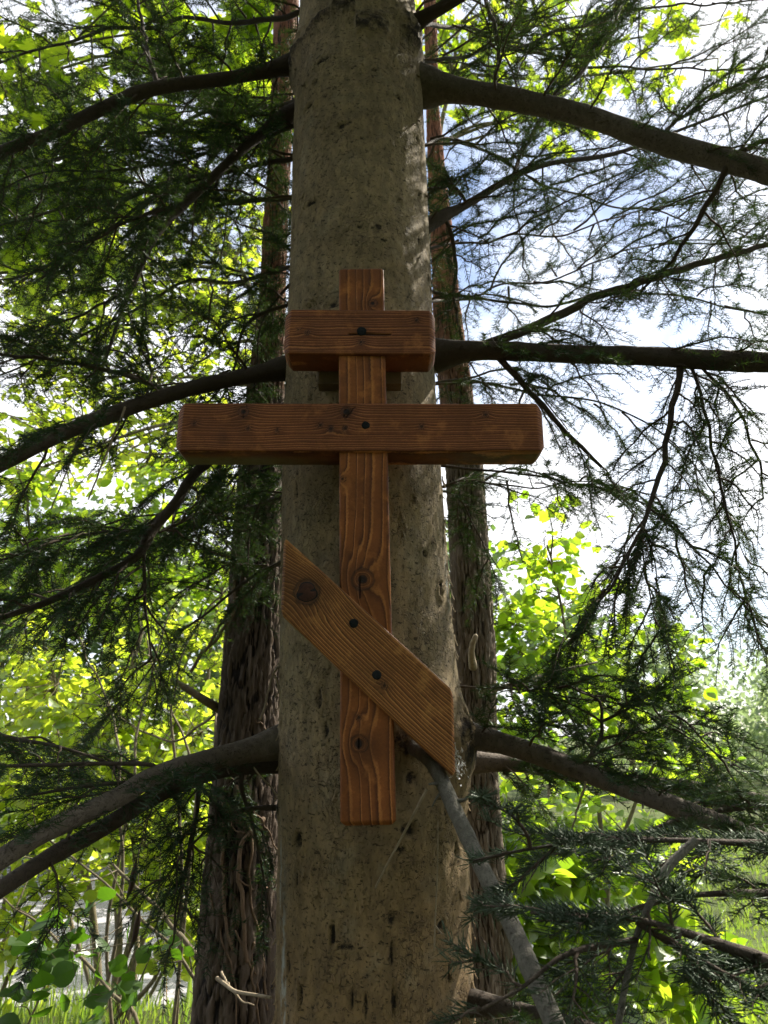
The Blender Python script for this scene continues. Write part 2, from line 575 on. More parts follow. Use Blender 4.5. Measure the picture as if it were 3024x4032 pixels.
def mat_ground():
    q = NT('forest_ground')
    v = q.geo()
    c = q.ramp(q.noise(v, 1.3, 6, 0.65), [(0.32, (0.045, 0.036, 0.022)), (0.5, (0.065, 0.085, 0.024)), (0.7, (0.11, 0.15, 0.035))])
    fine = q.noise(v, 35, 5, 0.7)
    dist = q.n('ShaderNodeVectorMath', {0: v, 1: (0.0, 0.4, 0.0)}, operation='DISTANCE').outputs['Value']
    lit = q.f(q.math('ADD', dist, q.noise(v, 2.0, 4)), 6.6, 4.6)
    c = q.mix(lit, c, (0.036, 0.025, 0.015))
    c = q.mix(q.f(fine, 0.35, 0.65, 0.0, 0.55), c, (0.05, 0.07, 0.02))
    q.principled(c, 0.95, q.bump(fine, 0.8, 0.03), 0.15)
    return q.m


def mat_water():
    q = NT('pond_water')
    v = q.geo((1, 0.55, 1))
    n = q.noise(v, 9, 5, 0.62, 0.4)
    n2 = q.noise(v, 1.2, 3)
    pale_patch = q.f(q.noise(q.geo(), 2.2, 7, 0.75), 0.50, 0.62)
    c = q.mix(pale_patch, (0.10, 0.105, 0.10), (0.34, 0.33, 0.33))  # scattered paler grey patches, rougher than the water between
    b = q.principled(c, 0.12, q.bump(q.math('ADD', n, n2), 0.35, 0.05), 0.5)
    q.link(q.math('ADD', 0.10, q.math('MULTIPLY', pale_patch, 0.45)), b.inputs['Roughness'])
    return q.m


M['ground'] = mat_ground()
M['water'] = mat_water()


# ------------------------------------------------------------------ ground, pond
def pond_field(x, y):
    return ((x + 4.6) / 6.4) ** 2 + ((y - 11.4) / 4.3) ** 2 + 0.18 * vn(x * 0.6, y * 0.6, 2.0)


def ground_z(x, y):
    x = np.asarray(x, float)
    y = np.asarray(y, float)
    z = 0.10 * fbm(x * 0.25, y * 0.25, 0.0 * x, 3) + 0.02 * fbm(x * 2.1, y * 2.1, 0.0 * x + 4, 3)
    r = np.hypot(x, y)
    z = z * sstep(0.5, 3.0, r)
    f = pond_field(x, y)
    bowl = sstep(2.3, 0.75, f)
    z = z * (1 - bowl) - 1.15 * bowl
    z = z - 0.22 * sstep(3.0, 9.0, y) * (1 - bowl)
    z = z + 3.5 * sstep(60, 300, r) * (0.5 + 0.5 * fbm(x * 0.01, y * 0.01, 0 * x + 7, 3))
    return z


def build_ground():
    a = np.concatenate([-np.geomspace(420, 16, 26), np.linspace(-15.5, 15.5, 150), np.geomspace(16, 420, 26)])
    b = np.concatenate([-np.geomspace(120, 5, 14), np.linspace(-4.5, 22, 130), np.geomspace(23, 600, 34)])
    X, Y = np.meshgrid(a, b)
    V = np.stack([X, Y, ground_z(X, Y)], -1).reshape(-1, 3)
    na, nb = len(a), len(b)
    i = np.arange(nb - 1)[:, None] * na + np.arange(na - 1)[None, :]
    Q = np.stack([i, i + 1, i + na + 1, i + na], -1).reshape(-1, 4)
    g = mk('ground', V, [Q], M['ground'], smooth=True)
    g['kind'] = 'structure'
    t = np.linspace(0, 2 * np.pi, 96, endpoint=False)
    V = np.stack([-4.6 + 9.6 * np.cos(t), 11.4 + 6.45 * np.sin(t), np.full(96, -0.66)], 1)
    w = mk('pond_water', V, [np.arange(96)[None, :]], M['water'])
    w['kind'] = 'structure'


build_ground()

# ------------------------------------------------------------------ trunks
YT = 2.075                                   # depth of the spruce trunk's axis


def axis_fn(pts):
    P = np.array(pts)                        # rows x, y, z, r
    o = np.argsort(P[:, 2])
    P = P[o]
    return lambda z: tuple(np.interp(z, P[:, 2], P[:, k]) for k in (0, 1, 3))


def trunk_mesh(name, ax, zs, nang, disp, mat, parent, extra):
    th = np.linspace(0, 2 * np.pi, nang, endpoint=False)
    Z, T = np.meshgrid(zs, th, indexing='ij')
    x, y, r = ax(Z)
    d, attrs = disp(T, Z, r)
    R = r + d
    V = np.stack([x + R * np.sin(T), y - R * np.cos(T), Z], -1).reshape(-1, 3)   # theta 0 faces the camera
    n = len(zs)
    i = np.arange(n - 1)[:, None] * nang
    j = np.arange(nang)[None, :]
    j2 = (j + 1) % nang
    Q = np.stack([i + j, i + j2, i + nang + j2, i + nang + j], -1).reshape(-1, 4)
    return mk(name, V, [Q], mat, parent, smooth=True, attrs={k: a.ravel() for k, a in attrs.items()})


def row_axis(rows, Y):
    """rows (y, left x, right x) of the photo: axis and radius of a trunk standing at depth Y."""
    out = []
    for y, l, r in rows:
        p = at(0.5 * (l + r), y, Y)
        out.append((p[0], Y, p[2], rad_at(r - l, 0, y, Y) * 0.985))
    return out


rows = [(-40, 650, 893), (230, 634, 917), (560, 626, 930), (900, 612, 946), (1300, 604, 976), (1700, 600, 1008), (2212, 594, 1030)]
pts = row_axis(rows, YT)
top = pts[0]
pts = pts + [(pts[-1][0] + 0.0, YT, 0.25, pts[-1][3] * 1.06), (pts[-1][0], YT, -0.3, pts[-1][3] * 1.75), (top[0] - 0.10, YT, 9.5, 0.07)]
AX = axis_fn(pts)
GZ0 = 0.0
spruce = thing('spruce_tree', (float(AX(0.3)[0]), YT, 0.0), 'large spruce with smooth flecked grey-brown trunk carrying the wooden cross', 'tree')


def on_trunk(x, y):
    """angle and height where the ray through the photo's (x, y) meets the spruce trunk."""
    o = np.array([0, 0, CAMZ])
    d = at(x, y, 1.0) - o
    for Y in np.linspace(1.6, 2.3, 700):
        p = o + d * Y
        ax_, ay_, r_ = AX(p[2])
        if math.hypot(p[0] - ax_, p[1] - ay_) <= r_:
            return math.atan2(p[0] - ax_, -(p[1] - ay_)), p[2]
    return math.atan2(d[0], -0.2), (o + d * YT)[2]


# scars left by shed branches: (x, y, width, height, depth) in photo grid
SCARS = [(700, 130, 30, 11, .006), (668, 232, 24, 10, .008), (860, 210, 15, 10, .006), (738, 271, 18, 8, .006), (682, 180, 14, 8, .004),
         (670, 440, 26, 9, .006), (776, 491, 12, 7, .005), (818, 490, 16, 6, .004), (830, 520, 12, 6, .003), (902, 302, 8, 14, .006), (906, 420, 8, 12, .006),
         (905, 245, 5, 9, .004), (808, 152, 10, 5, .002), (757, 265, 9, 5, .002), (780, 300, 9, 6, .003),
         (640, 1055, 6, 34, .006), (905, 520, 5, 16, .004), (920, 565, 6, 10, .004), (953, 1275, 13, 22, .010), (918, 1195, 8, 10, .006), (935, 1130, 5, 11, .005),
         (955, 1265, 8, 10, .006), (645, 1815, 22, 17, .009), (880, 1790, 20, 14, .008), (862, 1832, 12, 7, .004), (950, 2000, 13, 12, .006),
         (690, 1510, 10, 26, .006), (705, 1580, 9, 20, .005), (885, 1680, 16, 14, .004), (720, 2020, 10, 24, .007), (745, 2045, 22, 6, .004),
         (845, 1985, 8, 12, .004), (845, 2060, 6, 24, .006), (850, 2160, 9, 24, .006), (790, 2175, 9, 22, .006), (760, 2160, 6, 18, .006), (650, 2150, 9, 26, .007), (625, 2080, 6, 24, .006),
         (720, 660, 26, 8, .006), (665, 652, 16, 11, -.010), (985, 1550, 10, 26, .010), (890, 250, 4, 10, .004),
         (640, 1900, 5, 18, .004), (612, 1950, 5, 26, .005), (960, 1750, 4, 18, .004), (985, 1830, 5, 18, .004), (970, 2100, 6, 22, .005)]
ATT = [(640, 135, .085, .022), (935, 200, .10, .040), (885, 62, .08, .030), (612, 800, .09, .030), (942, 770, .10, .042), (598, 1605, .10, .034), (992, 1600, .11, .040), (880, 1600, .06, .018), (1030, 2165, .08, .020), (604, 1745, .03, .008)]
sc_a = [(*on_trunk(x, y), w, h, d) for x, y, w, h, d in SCARS]
at_a = [(*on_trunk(x, y), s, d) for x, y, s, d in ATT]
PALE = [(*on_trunk(607, 1890), .006, .10), (*on_trunk(612, 2090), .010, .14), (*on_trunk(965, 1250), .010, .06), (*on_trunk(615, 2180), .006, .1)]


def spruce_disp(T, Z, r):
    X, Yc = np.sin(T) * 0.25, np.cos(T) * 0.25
    d = 0.006 * fbm(X * 7, Yc * 7, Z * 3, 4) + 0.0032 * fbm(X * 50, Yc * 50, Z * 34, 3)
    per = 48
    f1, f2 = worley2((T / (2 * np.pi)) * per + 0.3 * fbm(X * 20, Yc * 20, Z * 20, 2), Z * 24 + 0.3 * fbm(X * 20, Yc * 20, Z * 20 + 5, 2), per)
    flake = sstep(0.02, 0.22, f2 - f1)
    patch = sstep(-0.05, 0.45, fbm(X * 6 + 3, Yc * 6, Z * 2.4, 3)) * sstep(3.4, 1.3, Z)
    d = d + 0.0028 * flake * patch
    scar = 0.75 * (1 - sstep(0.0, 0.10, f2 - f1)) * patch * sstep(0.1, 0.5, vn(X * 40, Yc * 40, Z * 18))
    # swollen ring of rough bark at the whorl near the top of the picture
    tw, zw = on_trunk(770, 25)
    sag = zw - 0.05 * np.cos(T * 1.5)
    band = np.exp(-((Z - sag) / 0.055) ** 2) * sstep(-0.25, 0.25, fbm(X * 14, Yc * 14, Z * 22, 3) + 0.15)
    d = d + band * (0.012 + 0.010 * fbm(X * 60, Yc * 60, Z * 60, 3))
    scar = np.maximum(scar, 0.85 * band)
    for a, z, w, h, dep in sc_a:
        s = r * (T - a + np.pi) % (2 * np.pi * r) - np.pi * r
        s = ((T - a + np.pi) % (2 * np.pi) - np.pi) * r
        w_, h_ = w * 0.00105 * (0.75 if h > 16 else 1), h * 0.00118
        wob = 1 + 0.45 * fbm(X * 70, Yc * 70, Z * 70, 2)
        e = np.sqrt((s / w_) ** 2 + ((Z - z) / h_) ** 2) * wob
        m = sstep(1.15, 0.55, e)
        d = d - dep * m + 0.7 * abs(dep) * np.exp(-((e - 1.25) / 0.3) ** 2)
        scar = np.maximum(scar, m * (0.95 if dep > 0 else 0.35))
        # creases running out from the scar on both sides
        cr = np.exp(-((Z - z + 0.25 * np.abs(s)) / 0.003) ** 2) * sstep(2.8 * w_, 1.0 * w_, np.abs(s)) * (dep > .005)
        scar = np.maximum(scar, 0.6 * cr * sstep(-0.2, 0.4, vn(X * 90, Yc * 90, Z * 90)))
    for a, z, s_, amp in at_a:
        s = ((T - a + np.pi) % (2 * np.pi) - np.pi) * r
        g = np.exp(-(s / s_) ** 2 - ((Z - z) / (s_ * 0.95)) ** 2)
        d = d + amp * g + 0.010 * g * fbm(X * 40, Yc * 40, Z * 40, 3)
        scar = np.maximum(scar, 0.9 * sstep(0.45, 0.85, g) * sstep(-0.4, 0.3, fbm(X * 50, Yc * 50, Z * 25, 3)))
    pale = 0 * Z
    for a, z, w, h in PALE:
        s = ((T - a + np.pi) % (2 * np.pi) - np.pi) * r
        pale = np.maximum(pale, np.exp(-(s / w) ** 2 - ((Z - z) / h) ** 2))
    return d, {'scar': scar, 'pale': pale}


zs = np.concatenate([np.linspace(-0.3, 0.75, 24), np.arange(0.77, 4.55, 0.0095), np.linspace(4.6, 9.5, 60)])
trunk_mesh('trunk', AX, zs, 260, spruce_disp, M['bark'], spruce, None)

# loose flakes of bark that stand off the trunk
acc = []
fl_rng = np.random.default_rng(3)
for k in range(170):
    z = fl_rng.uniform(0.85, 4.2) if k % 2 else fl_rng.uniform(0.9, 2.6)
    a = fl_rng.uniform(-1.55, 1.55)
    if k % 2 == 0:
        a = fl_rng.choice([-1, 1]) * fl_rng.uniform(1.2, 1.5)
    x0, y0, r0 = AX(z)
    nrm_ = np.array([math.sin(a), -math.cos(a), 0])
    tan_ = np.array([math.cos(a), math.sin(a), 0])
    up_ = np.array([0, 0, 1.0])
    w, h = fl_rng.uniform(.003, .009), fl_rng.uniform(.005, .016)
    c = np.array([x0, y0, z]) + nrm_ * (r0 + 0.0025)
    V, F = [], []
    for i in range(4):
        t = i / 3
        lift = 0.001 + 0.008 * t * t
        for j in (-1, 0, 1):
            V.append(c + tan_ * w * j * (1 - 0.5 * t * t + 0.2 * fl_rng.uniform(-1, 1)) + up_ * h * (1 - 2 * t) + nrm_ * (lift - 0.002 * j * j))
    for i in range(3):
        for j in range(2):
            q = i * 3 + j
            F.append((q, q + 1, q + 4, q + 3))
    V = np.array(V)
    V2 = V - nrm_ * 0.0015
    F2 = [(a_ + 12, d_ + 12, c_ + 12, b_ + 12) for a_, b_, c_, d_ in F]
    mk('bark_flake', np.vstack([V, V2]), [F + F2], M['bark'], spruce, smooth=True)


def pine_tree(name, label, rows, Y, mat, z_top, per, seed):
    pts = row_axis(rows, Y)
    g = float(ground_z(pts[-1][0], Y))
    lo = pts[-1]
    pts = pts + [(lo[0], Y, g - 0.2, lo[3] * 1.25), (pts[0][0] + (pts[0][0] - pts[1][0]) * 2, Y, z_top, pts[0][3] * 0.45)]
    ax = axis_fn(pts)
    t = thing(name, (float(lo[0]), Y, g), label, 'tree')

    def disp(T, Z, r):
        X, Yc = np.sin(T) * 0.2, np.cos(T) * 0.2
        U = T / (2 * np.pi) * per
        # long wavy fissures, broken across by short cracks
        nz = fbm(X * 24 + seed, Yc * 24, Z * 6.0, 4)
        nz2 = fbm(X * 44 + seed, Yc * 44, Z * 15 + 4, 3)
        fis = np.minimum(np.abs(nz) * 2.2, np.abs(nz2) * 1.5 + 0.12)
        f1, f2 = worley2(U + 0.5 * nz, Z * 11 + 0.7 * nz2, per)
        brk = sstep(0.0, 0.16, f2 - f1) * 0.55 + 0.45
        fur = sstep(0.02, 0.34, fis) * brk
        up = sstep(4.2, 3.0, Z)
        d = (0.015 * fur - 0.008 + 0.004 * fbm(X * 70, Yc * 70, Z * 40, 3)) * (0.30 + 0.70 * up) + 0.010 * fbm(X * 6, Yc * 6 + seed, Z * 2, 2)
        step = np.floor(3.0 * (0.5 + 0.5 * nz2)) * 0.0022
        return d + step, {'furrow': fur}
    zs_ = np.concatenate([np.arange(g - 0.2, 6.0, 0.016), np.linspace(6.05, z_top, 30)])
    trunk_mesh('trunk', ax, zs_, 170, disp, mat, t, None)
    return t, ax


pine_l, AXL = pine_tree('pine_tree', 'dark rough-barked pine with bare vines, standing behind the spruce at the pond side',
                        [(0, 596, 642), (600, 566, 616), (1000, 520, 608), (1400, 487, 606), (1700, 462, 604), (2212, 418, 592)], 3.1, M['pine'], 11.0, 27, 2.0)
pine_r, AXR = pine_tree('pine_tree', 'pale rough-barked pine with a broken stub, standing behind the spruce at the lawn side',
                        [(0, 916, 940), (200, 921, 945), (700, 938, 995), (1000, 968, 1040), (1400, 984, 1066), (1700, 992, 1074), (2212, 1022, 1118)], 3.3, M['pine_r'], 11.0, 24, 9.0)

# broken stub on the pale pine
acc = Acc()
P = np.array([at(1022, 1440, 3.22), at(1019, 1420, 3.10), at(1020, 1395, 3.06), at(1028, 1372, 3.04)])
acc.tube(smooth_poly(P, 12), np.linspace(.020, .010, 12), 10, .15)
acc.build('branch_stub', M['dry'], pine_r, smooth=True)
acc = Acc()
acc.tube(smooth_poly([at(480, 1535, 3.15), at(430, 1505, 3.0), at(396, 1482, 2.9), at(372, 1470, 2.8)], 14), np.linspace(.020, .010, 14), 8, .15)
acc.build('branch_stub', M['shrub_stem'], pine_l, smooth=True)
acc = Acc()
acc.tube(smooth_poly([at(1060, 1492, 3.25), at(1120, 1475, 3.3), at(1200, 1452, 3.4), at(1290, 1430, 3.5)], 16), np.linspace(.013, .005, 16), 8, .12)
acc.build('branch_stub', M['shrub_stem'], pine_r, smooth=True)

# ------------------------------------------------------------------ the wooden cross
Y0 = 1.700
cross = thing('wooden_cross', tuple(float(q) for q in at(795.5, 1784, Y0 + 0.009)), 'three-barred wooden cross of dark stained beams fixed to the spruce trunk', 'cross')


def beam(name, p0, p1, W, T, mat, pith, spacing, knots=(), cracks=(), bev=0.005, cham=0.010, shear=0.0, seed=0.0, step=0.003, under_tint=None, parent=cross, notch=None, stains=()):
    """Bevelled beam whose front centre line runs p0 -> p1 in a plane facing the camera; depth goes along +Y."""
    p0, p1 = np.asarray(p0, float), np.asarray(p1, float)
    L = np.linalg.norm(p1 - p0)
    u_ = (p1 - p0) / L
    n_ = np.array([0, 1.0, 0])
    v_ = np.cross(n_, u_)
    if v_[2] < 0 or (abs(v_[2]) < 1e-3 and v_[0] < 0):
        v_ = -v_
    h = W / 2
    prof = []

    def arc(cv, cd, a0, a1, n=4):
        for a in np.linspace(a0, a1, n):
            prof.append((cv + bev * math.cos(a), cd + bev * math.sin(a)))
    nf = int((W - 2 * bev) / step)
    for v in np.linspace(-h + bev, h - bev, nf):
        prof.append((v, 0.0))
    arc(h - bev, bev, -math.pi / 2 + 0.3, -0.3)
    for d in np.linspace(bev, T - bev, 14):
        prof.append((h, d))
    arc(h - bev, T - bev, 0.3, math.pi / 2 - 0.3)
    for v in np.linspace(h - bev, -h + bev, 10):
        prof.append((v, T))
    arc(-h + bev, T - bev, math.pi / 2 + 0.3, math.pi - 0.3)
    for d in np.linspace(T - bev, bev, 14):
        prof.append((-h, d))
    arc(-h + bev, bev, math.pi + 0.3, 1.5 * math.pi - 0.3)
    prof = np.array(prof)
    us = np.concatenate([[0, cham * .33, cham * .7], np.arange(cham, L - cham, step), [L - cham, L - cham * .7, L - cham * .33, L]])
    ins = np.concatenate([[cham, cham * .55, cham * .2], np.zeros(len(us) - 7), [0, cham * .2, cham * .55, cham]])
    sv = 1 - ins[:, None] / h
    sd = 1 - ins[:, None] / (T / 2)
    Vv = prof[None, :, 0] * sv
    Vd = T / 2 + (prof[None, :, 1] - T / 2) * sd
    Uu = us[:, None] + shear * Vv
    # ring field
    w1 = 0.010 * fbm(Uu * 3.0 + seed, Vv * 3, Vd * 3 + seed, 3)
    w2 = 0.0022 * fbm(Uu * 14 + seed, Vv * 40, Vd * 40, 3)
    r = np.sqrt((Vv - pith[0] + w1) ** 2 + (Vd - pith[1]) ** 2) + w2
    ring = r / spacing + 0.35 * vn(r * 90, 0 * r + seed, 0 * r)
    knot = np.zeros_like(r)
    stain = np.zeros_like(r)
    disp = np.zeros_like(r)
    front = np.exp(-(Vd / 0.02) ** 2)
    for ku, kv, kr, amp in knots:
        du, dv = Uu - ku, Vv - kv
        e = np.sqrt((du / 1.0) ** 2 + dv ** 2) * (1 + 0.22 * fbm(du * 60 + seed, dv * 60, ku + 0 * du, 2))
        fl = amp * np.exp(-(du / (kr * 2.6)) ** 2 - (dv / (kr * 2.0)) ** 2) * front
        ring = ring + fl
        inside = sstep(kr * 1.1, kr * 0.75, e) * front
        ring = np.where(inside > 0.5, e / max(kr * 0.24, 0.0022), ring)
        knot = np.maximum(knot, inside * (0.22 + 0.72 * sstep(kr * 0.62, kr * 0.30, e * (1 + 0.5 * fbm(du * 45, dv * 45, 0 * du + seed + ku * 9, 2)))))
        heart = sstep(kr * 0.66, kr * 0.30, e * (1 + 0.6 * fbm(du * 45, dv * 45, 0 * du + seed + ku * 9, 2))) * front
        stain = np.maximum(stain, (0.85 if kr > 0.01 else 0.6) * heart)
        stain = np.maximum(stain, 0.5 * np.exp(-((e - kr) / (kr * 0.13)) ** 2) * front)
        knot = np.maximum(knot, 0.70 * np.exp(-((e - kr) / (kr * 0.13)) ** 2) * front)
        knot = np.maximum(knot, 0.42 * np.exp(-(e / (kr * 2.3)) ** 2) * front)
    for cu0, cv0, cu1, cv1, cw in cracks:
        t = np.clip((Uu - cu0) / (cu1 - cu0 + 1e-9), 0, 1)
        cv = cv0 + (cv1 - cv0) * t + 0.0012 * vn(Uu * 60, 0 * Uu + seed, 0 * Uu)
        wv = cw * np.sin(np.pi * np.clip(t, 0.02, 0.98)) ** 0.6
        inr = ((Uu > min(cu0, cu1)) & (Uu < max(cu0, cu1)))
        m = sstep(1.5, 0.4, np.abs(Vv - cv) / wv) * inr * front
        stain = np.maximum(stain, 0.95 * m)
        disp = disp + 0.004 * m
    for su, sv_, sa, sb, am in stains:
        m = am * np.exp(-((Uu - su) / sa) ** 2 - ((Vv - sv_) / sb) ** 2) * front
        stain = np.maximum(stain, m * (0.6 + 0.4 * fbm(Uu * 50, Vv * 50, 0 * Uu + seed, 3)))
    Dd = Vd + disp + 0.0009 * fbm(Uu * 9 + seed, Vv * 20, Vd * 20, 2)
    Vv = Vv + 0.0012 * fbm(Uu * 6 + seed, Vd * 10, 0 * Uu + seed, 2)
    V = p0 + Uu[..., None] * u_ + Vv[..., None] * v_ + Dd[..., None] * n_
    k = prof.shape[0]
    n = len(us)
    V = V.reshape(-1, 3)
    i = np.arange(n - 1)[:, None] * k
    j = np.arange(k)[None, :]
    j2 = (j + 1) % k
    Q = np.stack([i + j, i + j2, i + k + j2, i + k + j], -1).reshape(-1, 4)
    # orientation does not matter to Cycles; caps as fans
    c0, c1 = V[:k].mean(0), V[-k:].mean(0)
    V = np.vstack([V, c0, c1])
    jj = np.arange(k)
    T3 = np.vstack([np.stack([(jj + 1) % k, jj, np.full(k, n * k)], 1), np.stack([(n - 1) * k + jj, (n - 1) * k + (jj + 1) % k, np.full(k, n * k + 1)], 1)])
    under_tint_v = np.zeros_like(r)
    if under_tint is not None:
        under_tint_v = under_tint(Uu, Vv, Vd, L)
    A = {}
    for nm, a in (('ring', ring), ('knot', knot), ('stain', stain), ('raw', under_tint_v)):
        A[nm] = np.concatenate([a.ravel(), [a.ravel()[0], a.ravel()[-1]]])
    o = mk(name, V, [Q, T3], mat, parent, smooth=True, attrs=A)
    me = o.data
    fr = dict(p0=p0, u=u_, v=v_, n=n_, L=L)
    return o, fr


def loc(fr, x, y, Y=Y0):
    p = at(x, y, Y) - fr['p0']
    return float(p @ fr['u']), float(p @ fr['v'])


def sharp(o, deg=40):
    me = o.data
    me.set_sharp_from_angle(angle=math.radians(deg))


def peg(parent, c, r, mat, name='peg', proud=0.0015, cut=True, sides=20, squash=1.0, jit=1.0):
    """Round dowel end: bevelled disc with a saw kerf across it."""
    V, Q, T = [], [], []
    prof = [(r * 1.0, 0.012), (r * 1.0, -proud * 0.2), (r * 0.93, -proud), (r * 0.5, -proud * 1.15)]
    a = np.linspace(0, 2 * np.pi, sides, endpoint=False)
    rad_j = 1 + jit * (0.035 * np.sin(3 * a + c[0] * 90) + 0.02 * np.sin(5 * a + 1 + c[2] * 50))
    for pr, pd in prof:
        for k in range(sides):
            V.append((c[0] + pr * rad_j[k] * math.cos(a[k]), c[1] + pd + (0.0008 if abs(math.sin(a[k] - 0.3)) < 0.16 and cut and pr < r * .99 else 0), c[2] + squash * pr * rad_j[k] * math.sin(a[k])))
    V.append((c[0], c[1] - proud * 1.2 + 0.0006, c[2]))
    for i in range(len(prof) - 1):
        for k in range(sides):
            k2 = (k + 1) % sides
            Q.append((i * sides + k, i * sides + k2, (i + 1) * sides + k2, (i + 1) * sides + k))
    e = (len(prof) - 1) * sides
    for k in range(sides):
        T.append((e + k, e + (k + 1) % sides, len(prof) * sides))
    return mk(name, np.array(V), [Q, T], mat, parent)


# post: leans a touch with the trunk
pt = at(780, 576, Y0 + 0.009)
pb = at(795.5, 1784, Y0 + 0.009)
WP = 0.1205
UP = dict(p0=pb, u=nrm(pt - pb), v=None)
post_fr0 = dict(p0=pb, u=nrm(pt - pb), v=nrm(np.cross([0, 1.0, 0], nrm(pt - pb))))
if post_fr0['v'][0] < 0:
    post_fr0['v'] = -post_fr0['v']
pk = lambda x, y, r, a: (*loc(post_fr0, x, y, Y0 + .009), r, a)
post, frP = beam('post', pb, pt, WP, 0.10, M['wood_post'], (-0.062, 0.02), 0.0190,
                 knots=[pk(783, 1252, .026, 1.6), pk(775, 1607, .019, 1.4), pk(805, 655, .011, 1.2), pk(740, 1035, .008, 0.9), pk(775, 1550, .006, .5)],
                 cracks=[(*loc(post_fr0, 777, 1292), *loc(post_fr0, 775, 1236), .0022), (*loc(post_fr0, 776, 1622), *loc(post_fr0, 774, 1596), .0018)],
                 stains=[(*loc(post_fr0, 780, 1640), .05, .045, .35), (*loc(post_fr0, 745, 1210), .05, .02, .4), (*loc(post_fr0, 790, 700), .10, .03, .25), (*loc(post_fr0, 800, 1170), .04, .05, .3), (*loc(post_fr0, 800, 1770), .03, .06, .25)],
                 seed=3.0, cham=.010, bev=.0065)

# upper short bar
ul, ur = at(613.5, 715, Y0), at(941, 717, Y0)
HU = at(780, 667, Y0)[2] - at(780, 763.5, Y0)[2]
fru = dict(p0=ul, u=nrm(ur - ul), v=np.array([0, 0, 1.0]))
uk = lambda x, y, r, a: (*loc(fru, x, y), r, a)
upper, frU = beam('upper_crossbar', ul, ur, HU, 0.100, M['wood_bar'], (0.30, 0.05), 0.0078,
                  knots=[uk(664, 718, .007, .8), uk(780, 738, .007, 1.0), uk(900, 690, .006, .9), uk(645, 712, .005, .6)],
                  cracks=[(*loc(fru, 747, 720), *loc(fru, 844, 720.5), .0030), (*loc(fru, 900, 675), *loc(fru, 903, 703), .0015)],
                  stains=[(*loc(fru, 782, 716), .018, .016, .55), (*loc(fru, 660, 690), .05, .02, .35), (*loc(fru, 640, 755), .08, .012, .4), (*loc(fru, 770, 690), .05, .012, .3)],
                  seed=11.0, cham=.016, bev=.0055)
peg(upper, tuple(at(781, 715.5, Y0)), .0125, M['peg'], squash=1.05)

# main long bar
ml, mr = at(379.5, 922, Y0), at(1176, 922.5, Y0)
HM = at(780, 869, Y0)[2] - at(780, 973.5, Y0)[2]
frm = dict(p0=ml, u=nrm(mr - ml), v=np.array([0, 0, 1.0]))
Z = lambda x, y: (600 + x * 1700 / 1659 , 950 + y * 1700 / 1659)
zk = lambda x, y, r, a: (*loc(frm, Z(x, y)[0] / S, Z(x, y)[1] / S), r, a)
zl = lambda x, y: loc(frm, Z(x, y)[0] / S, Z(x, y)[1] / S)
main_bar, frM = beam('main_crossbar', ml, mr, HM, 0.098, M['wood_bar'], (0.33, 0.06), 0.0074,
                     knots=[zk(350, 655, .013, 1.6), zk(160, 700, .006, .8), zk(368, 718, .006, .8), zk(645, 706, .006, .8), zk(685, 720, .008, 1.0), zk(741, 718, .007, .9), zk(745, 655, .013, 1.5), zk(1280, 665, .008, 1.0), zk(1035, 710, .006, .5), zk(480, 725, .005, .6)],
                     cracks=[(*zl(345, 690), *zl(362, 630), .003), (*zl(732, 690), *zl(745, 632), .003), (*zl(738, 685), *zl(785, 628), .0025)],
                     stains=[(*zl(275, 760), .014, .020, .5), (*zl(600, 770), .02, .016, .3), (*zl(150, 790), .06, .008, .5), (*zl(1000, 795), .25, .006, .35), (*zl(1350, 700), .10, .04, .22)],
                     under_tint=lambda U, V_, D, L: sstep(.02, .06, D) * sstep(.45, .15, U) * (V_ < -0.03),
                     seed=21.0, cham=.017, bev=.0055)
peg(main_bar, tuple(at(790, 918.5, Y0)), .0105, M['peg'])

# slanted foot board
YS = Y0 - 0.004
sl, sr = at(608.5, 1241, YS), at(982, 1585, YS)
dS = nrm(sr - sl)
th = math.atan2(-dS[2], dS[0])
Hs = 0.5 * ((at(610, 1157, YS)[2] - at(607, 1327, YS)[2]) + (at(977, 1490, YS)[2] - at(985, 1679, YS)[2]))
WS = Hs * math.cos(th)
frs = dict(p0=sl, u=dS, v=np.array([math.sin(th), 0, math.cos(th)]))
Z2 = lambda x, y: ((900 + x * .678) / S, (1900 + y * .678) / S)
sk = lambda x, y, r, a: (*loc(frs, *Z2(x, y), YS), r, a)
slant, frS = beam('slanted_crossbar', sl, sr, WS, 0.085, M['wood_slant'], (0.30, 0.05), 0.0072,
                  knots=[sk(455, 637, .030, 3.4), sk(905, 1180, .007, .9)],
                  stains=[(*loc(frs, *Z2(455, 640), YS), .05, .04, .35), (*loc(frs, *Z2(350, 540), YS), .03, .02, .35), (*loc(frs, *Z2(860, 1150), YS), .03, .02, .4), (*loc(frs, *Z2(500, 690), YS), .012, .012, .8)],
                  under_tint=lambda U, V_, D, L: sstep(.012, .03, D) * (V_ < -0.03) * sstep(.30, .12, U),
                  shear=-math.tan(th), seed=31.0, cham=.009, bev=.0065)
c = at(*Z2(455, 637), YS)
rim = peg(slant, tuple(c), .0240, M['soot'], 'charred_rim', proud=.0004, cut=False, sides=28, jit=2.2)
peg(slant, tuple(c), .0218, M['plug'], 'knot_plug', proud=.0009, sides=28, jit=1.5)
peg(slant, tuple(at(*Z2(727, 817), YS)), .0108, M['peg'])
peg(slant, tuple(at(*Z2(861, 1117), YS)), .0108, M['peg'])
for o in (post, upper, main_bar, slant):
    sharp(o, 50)
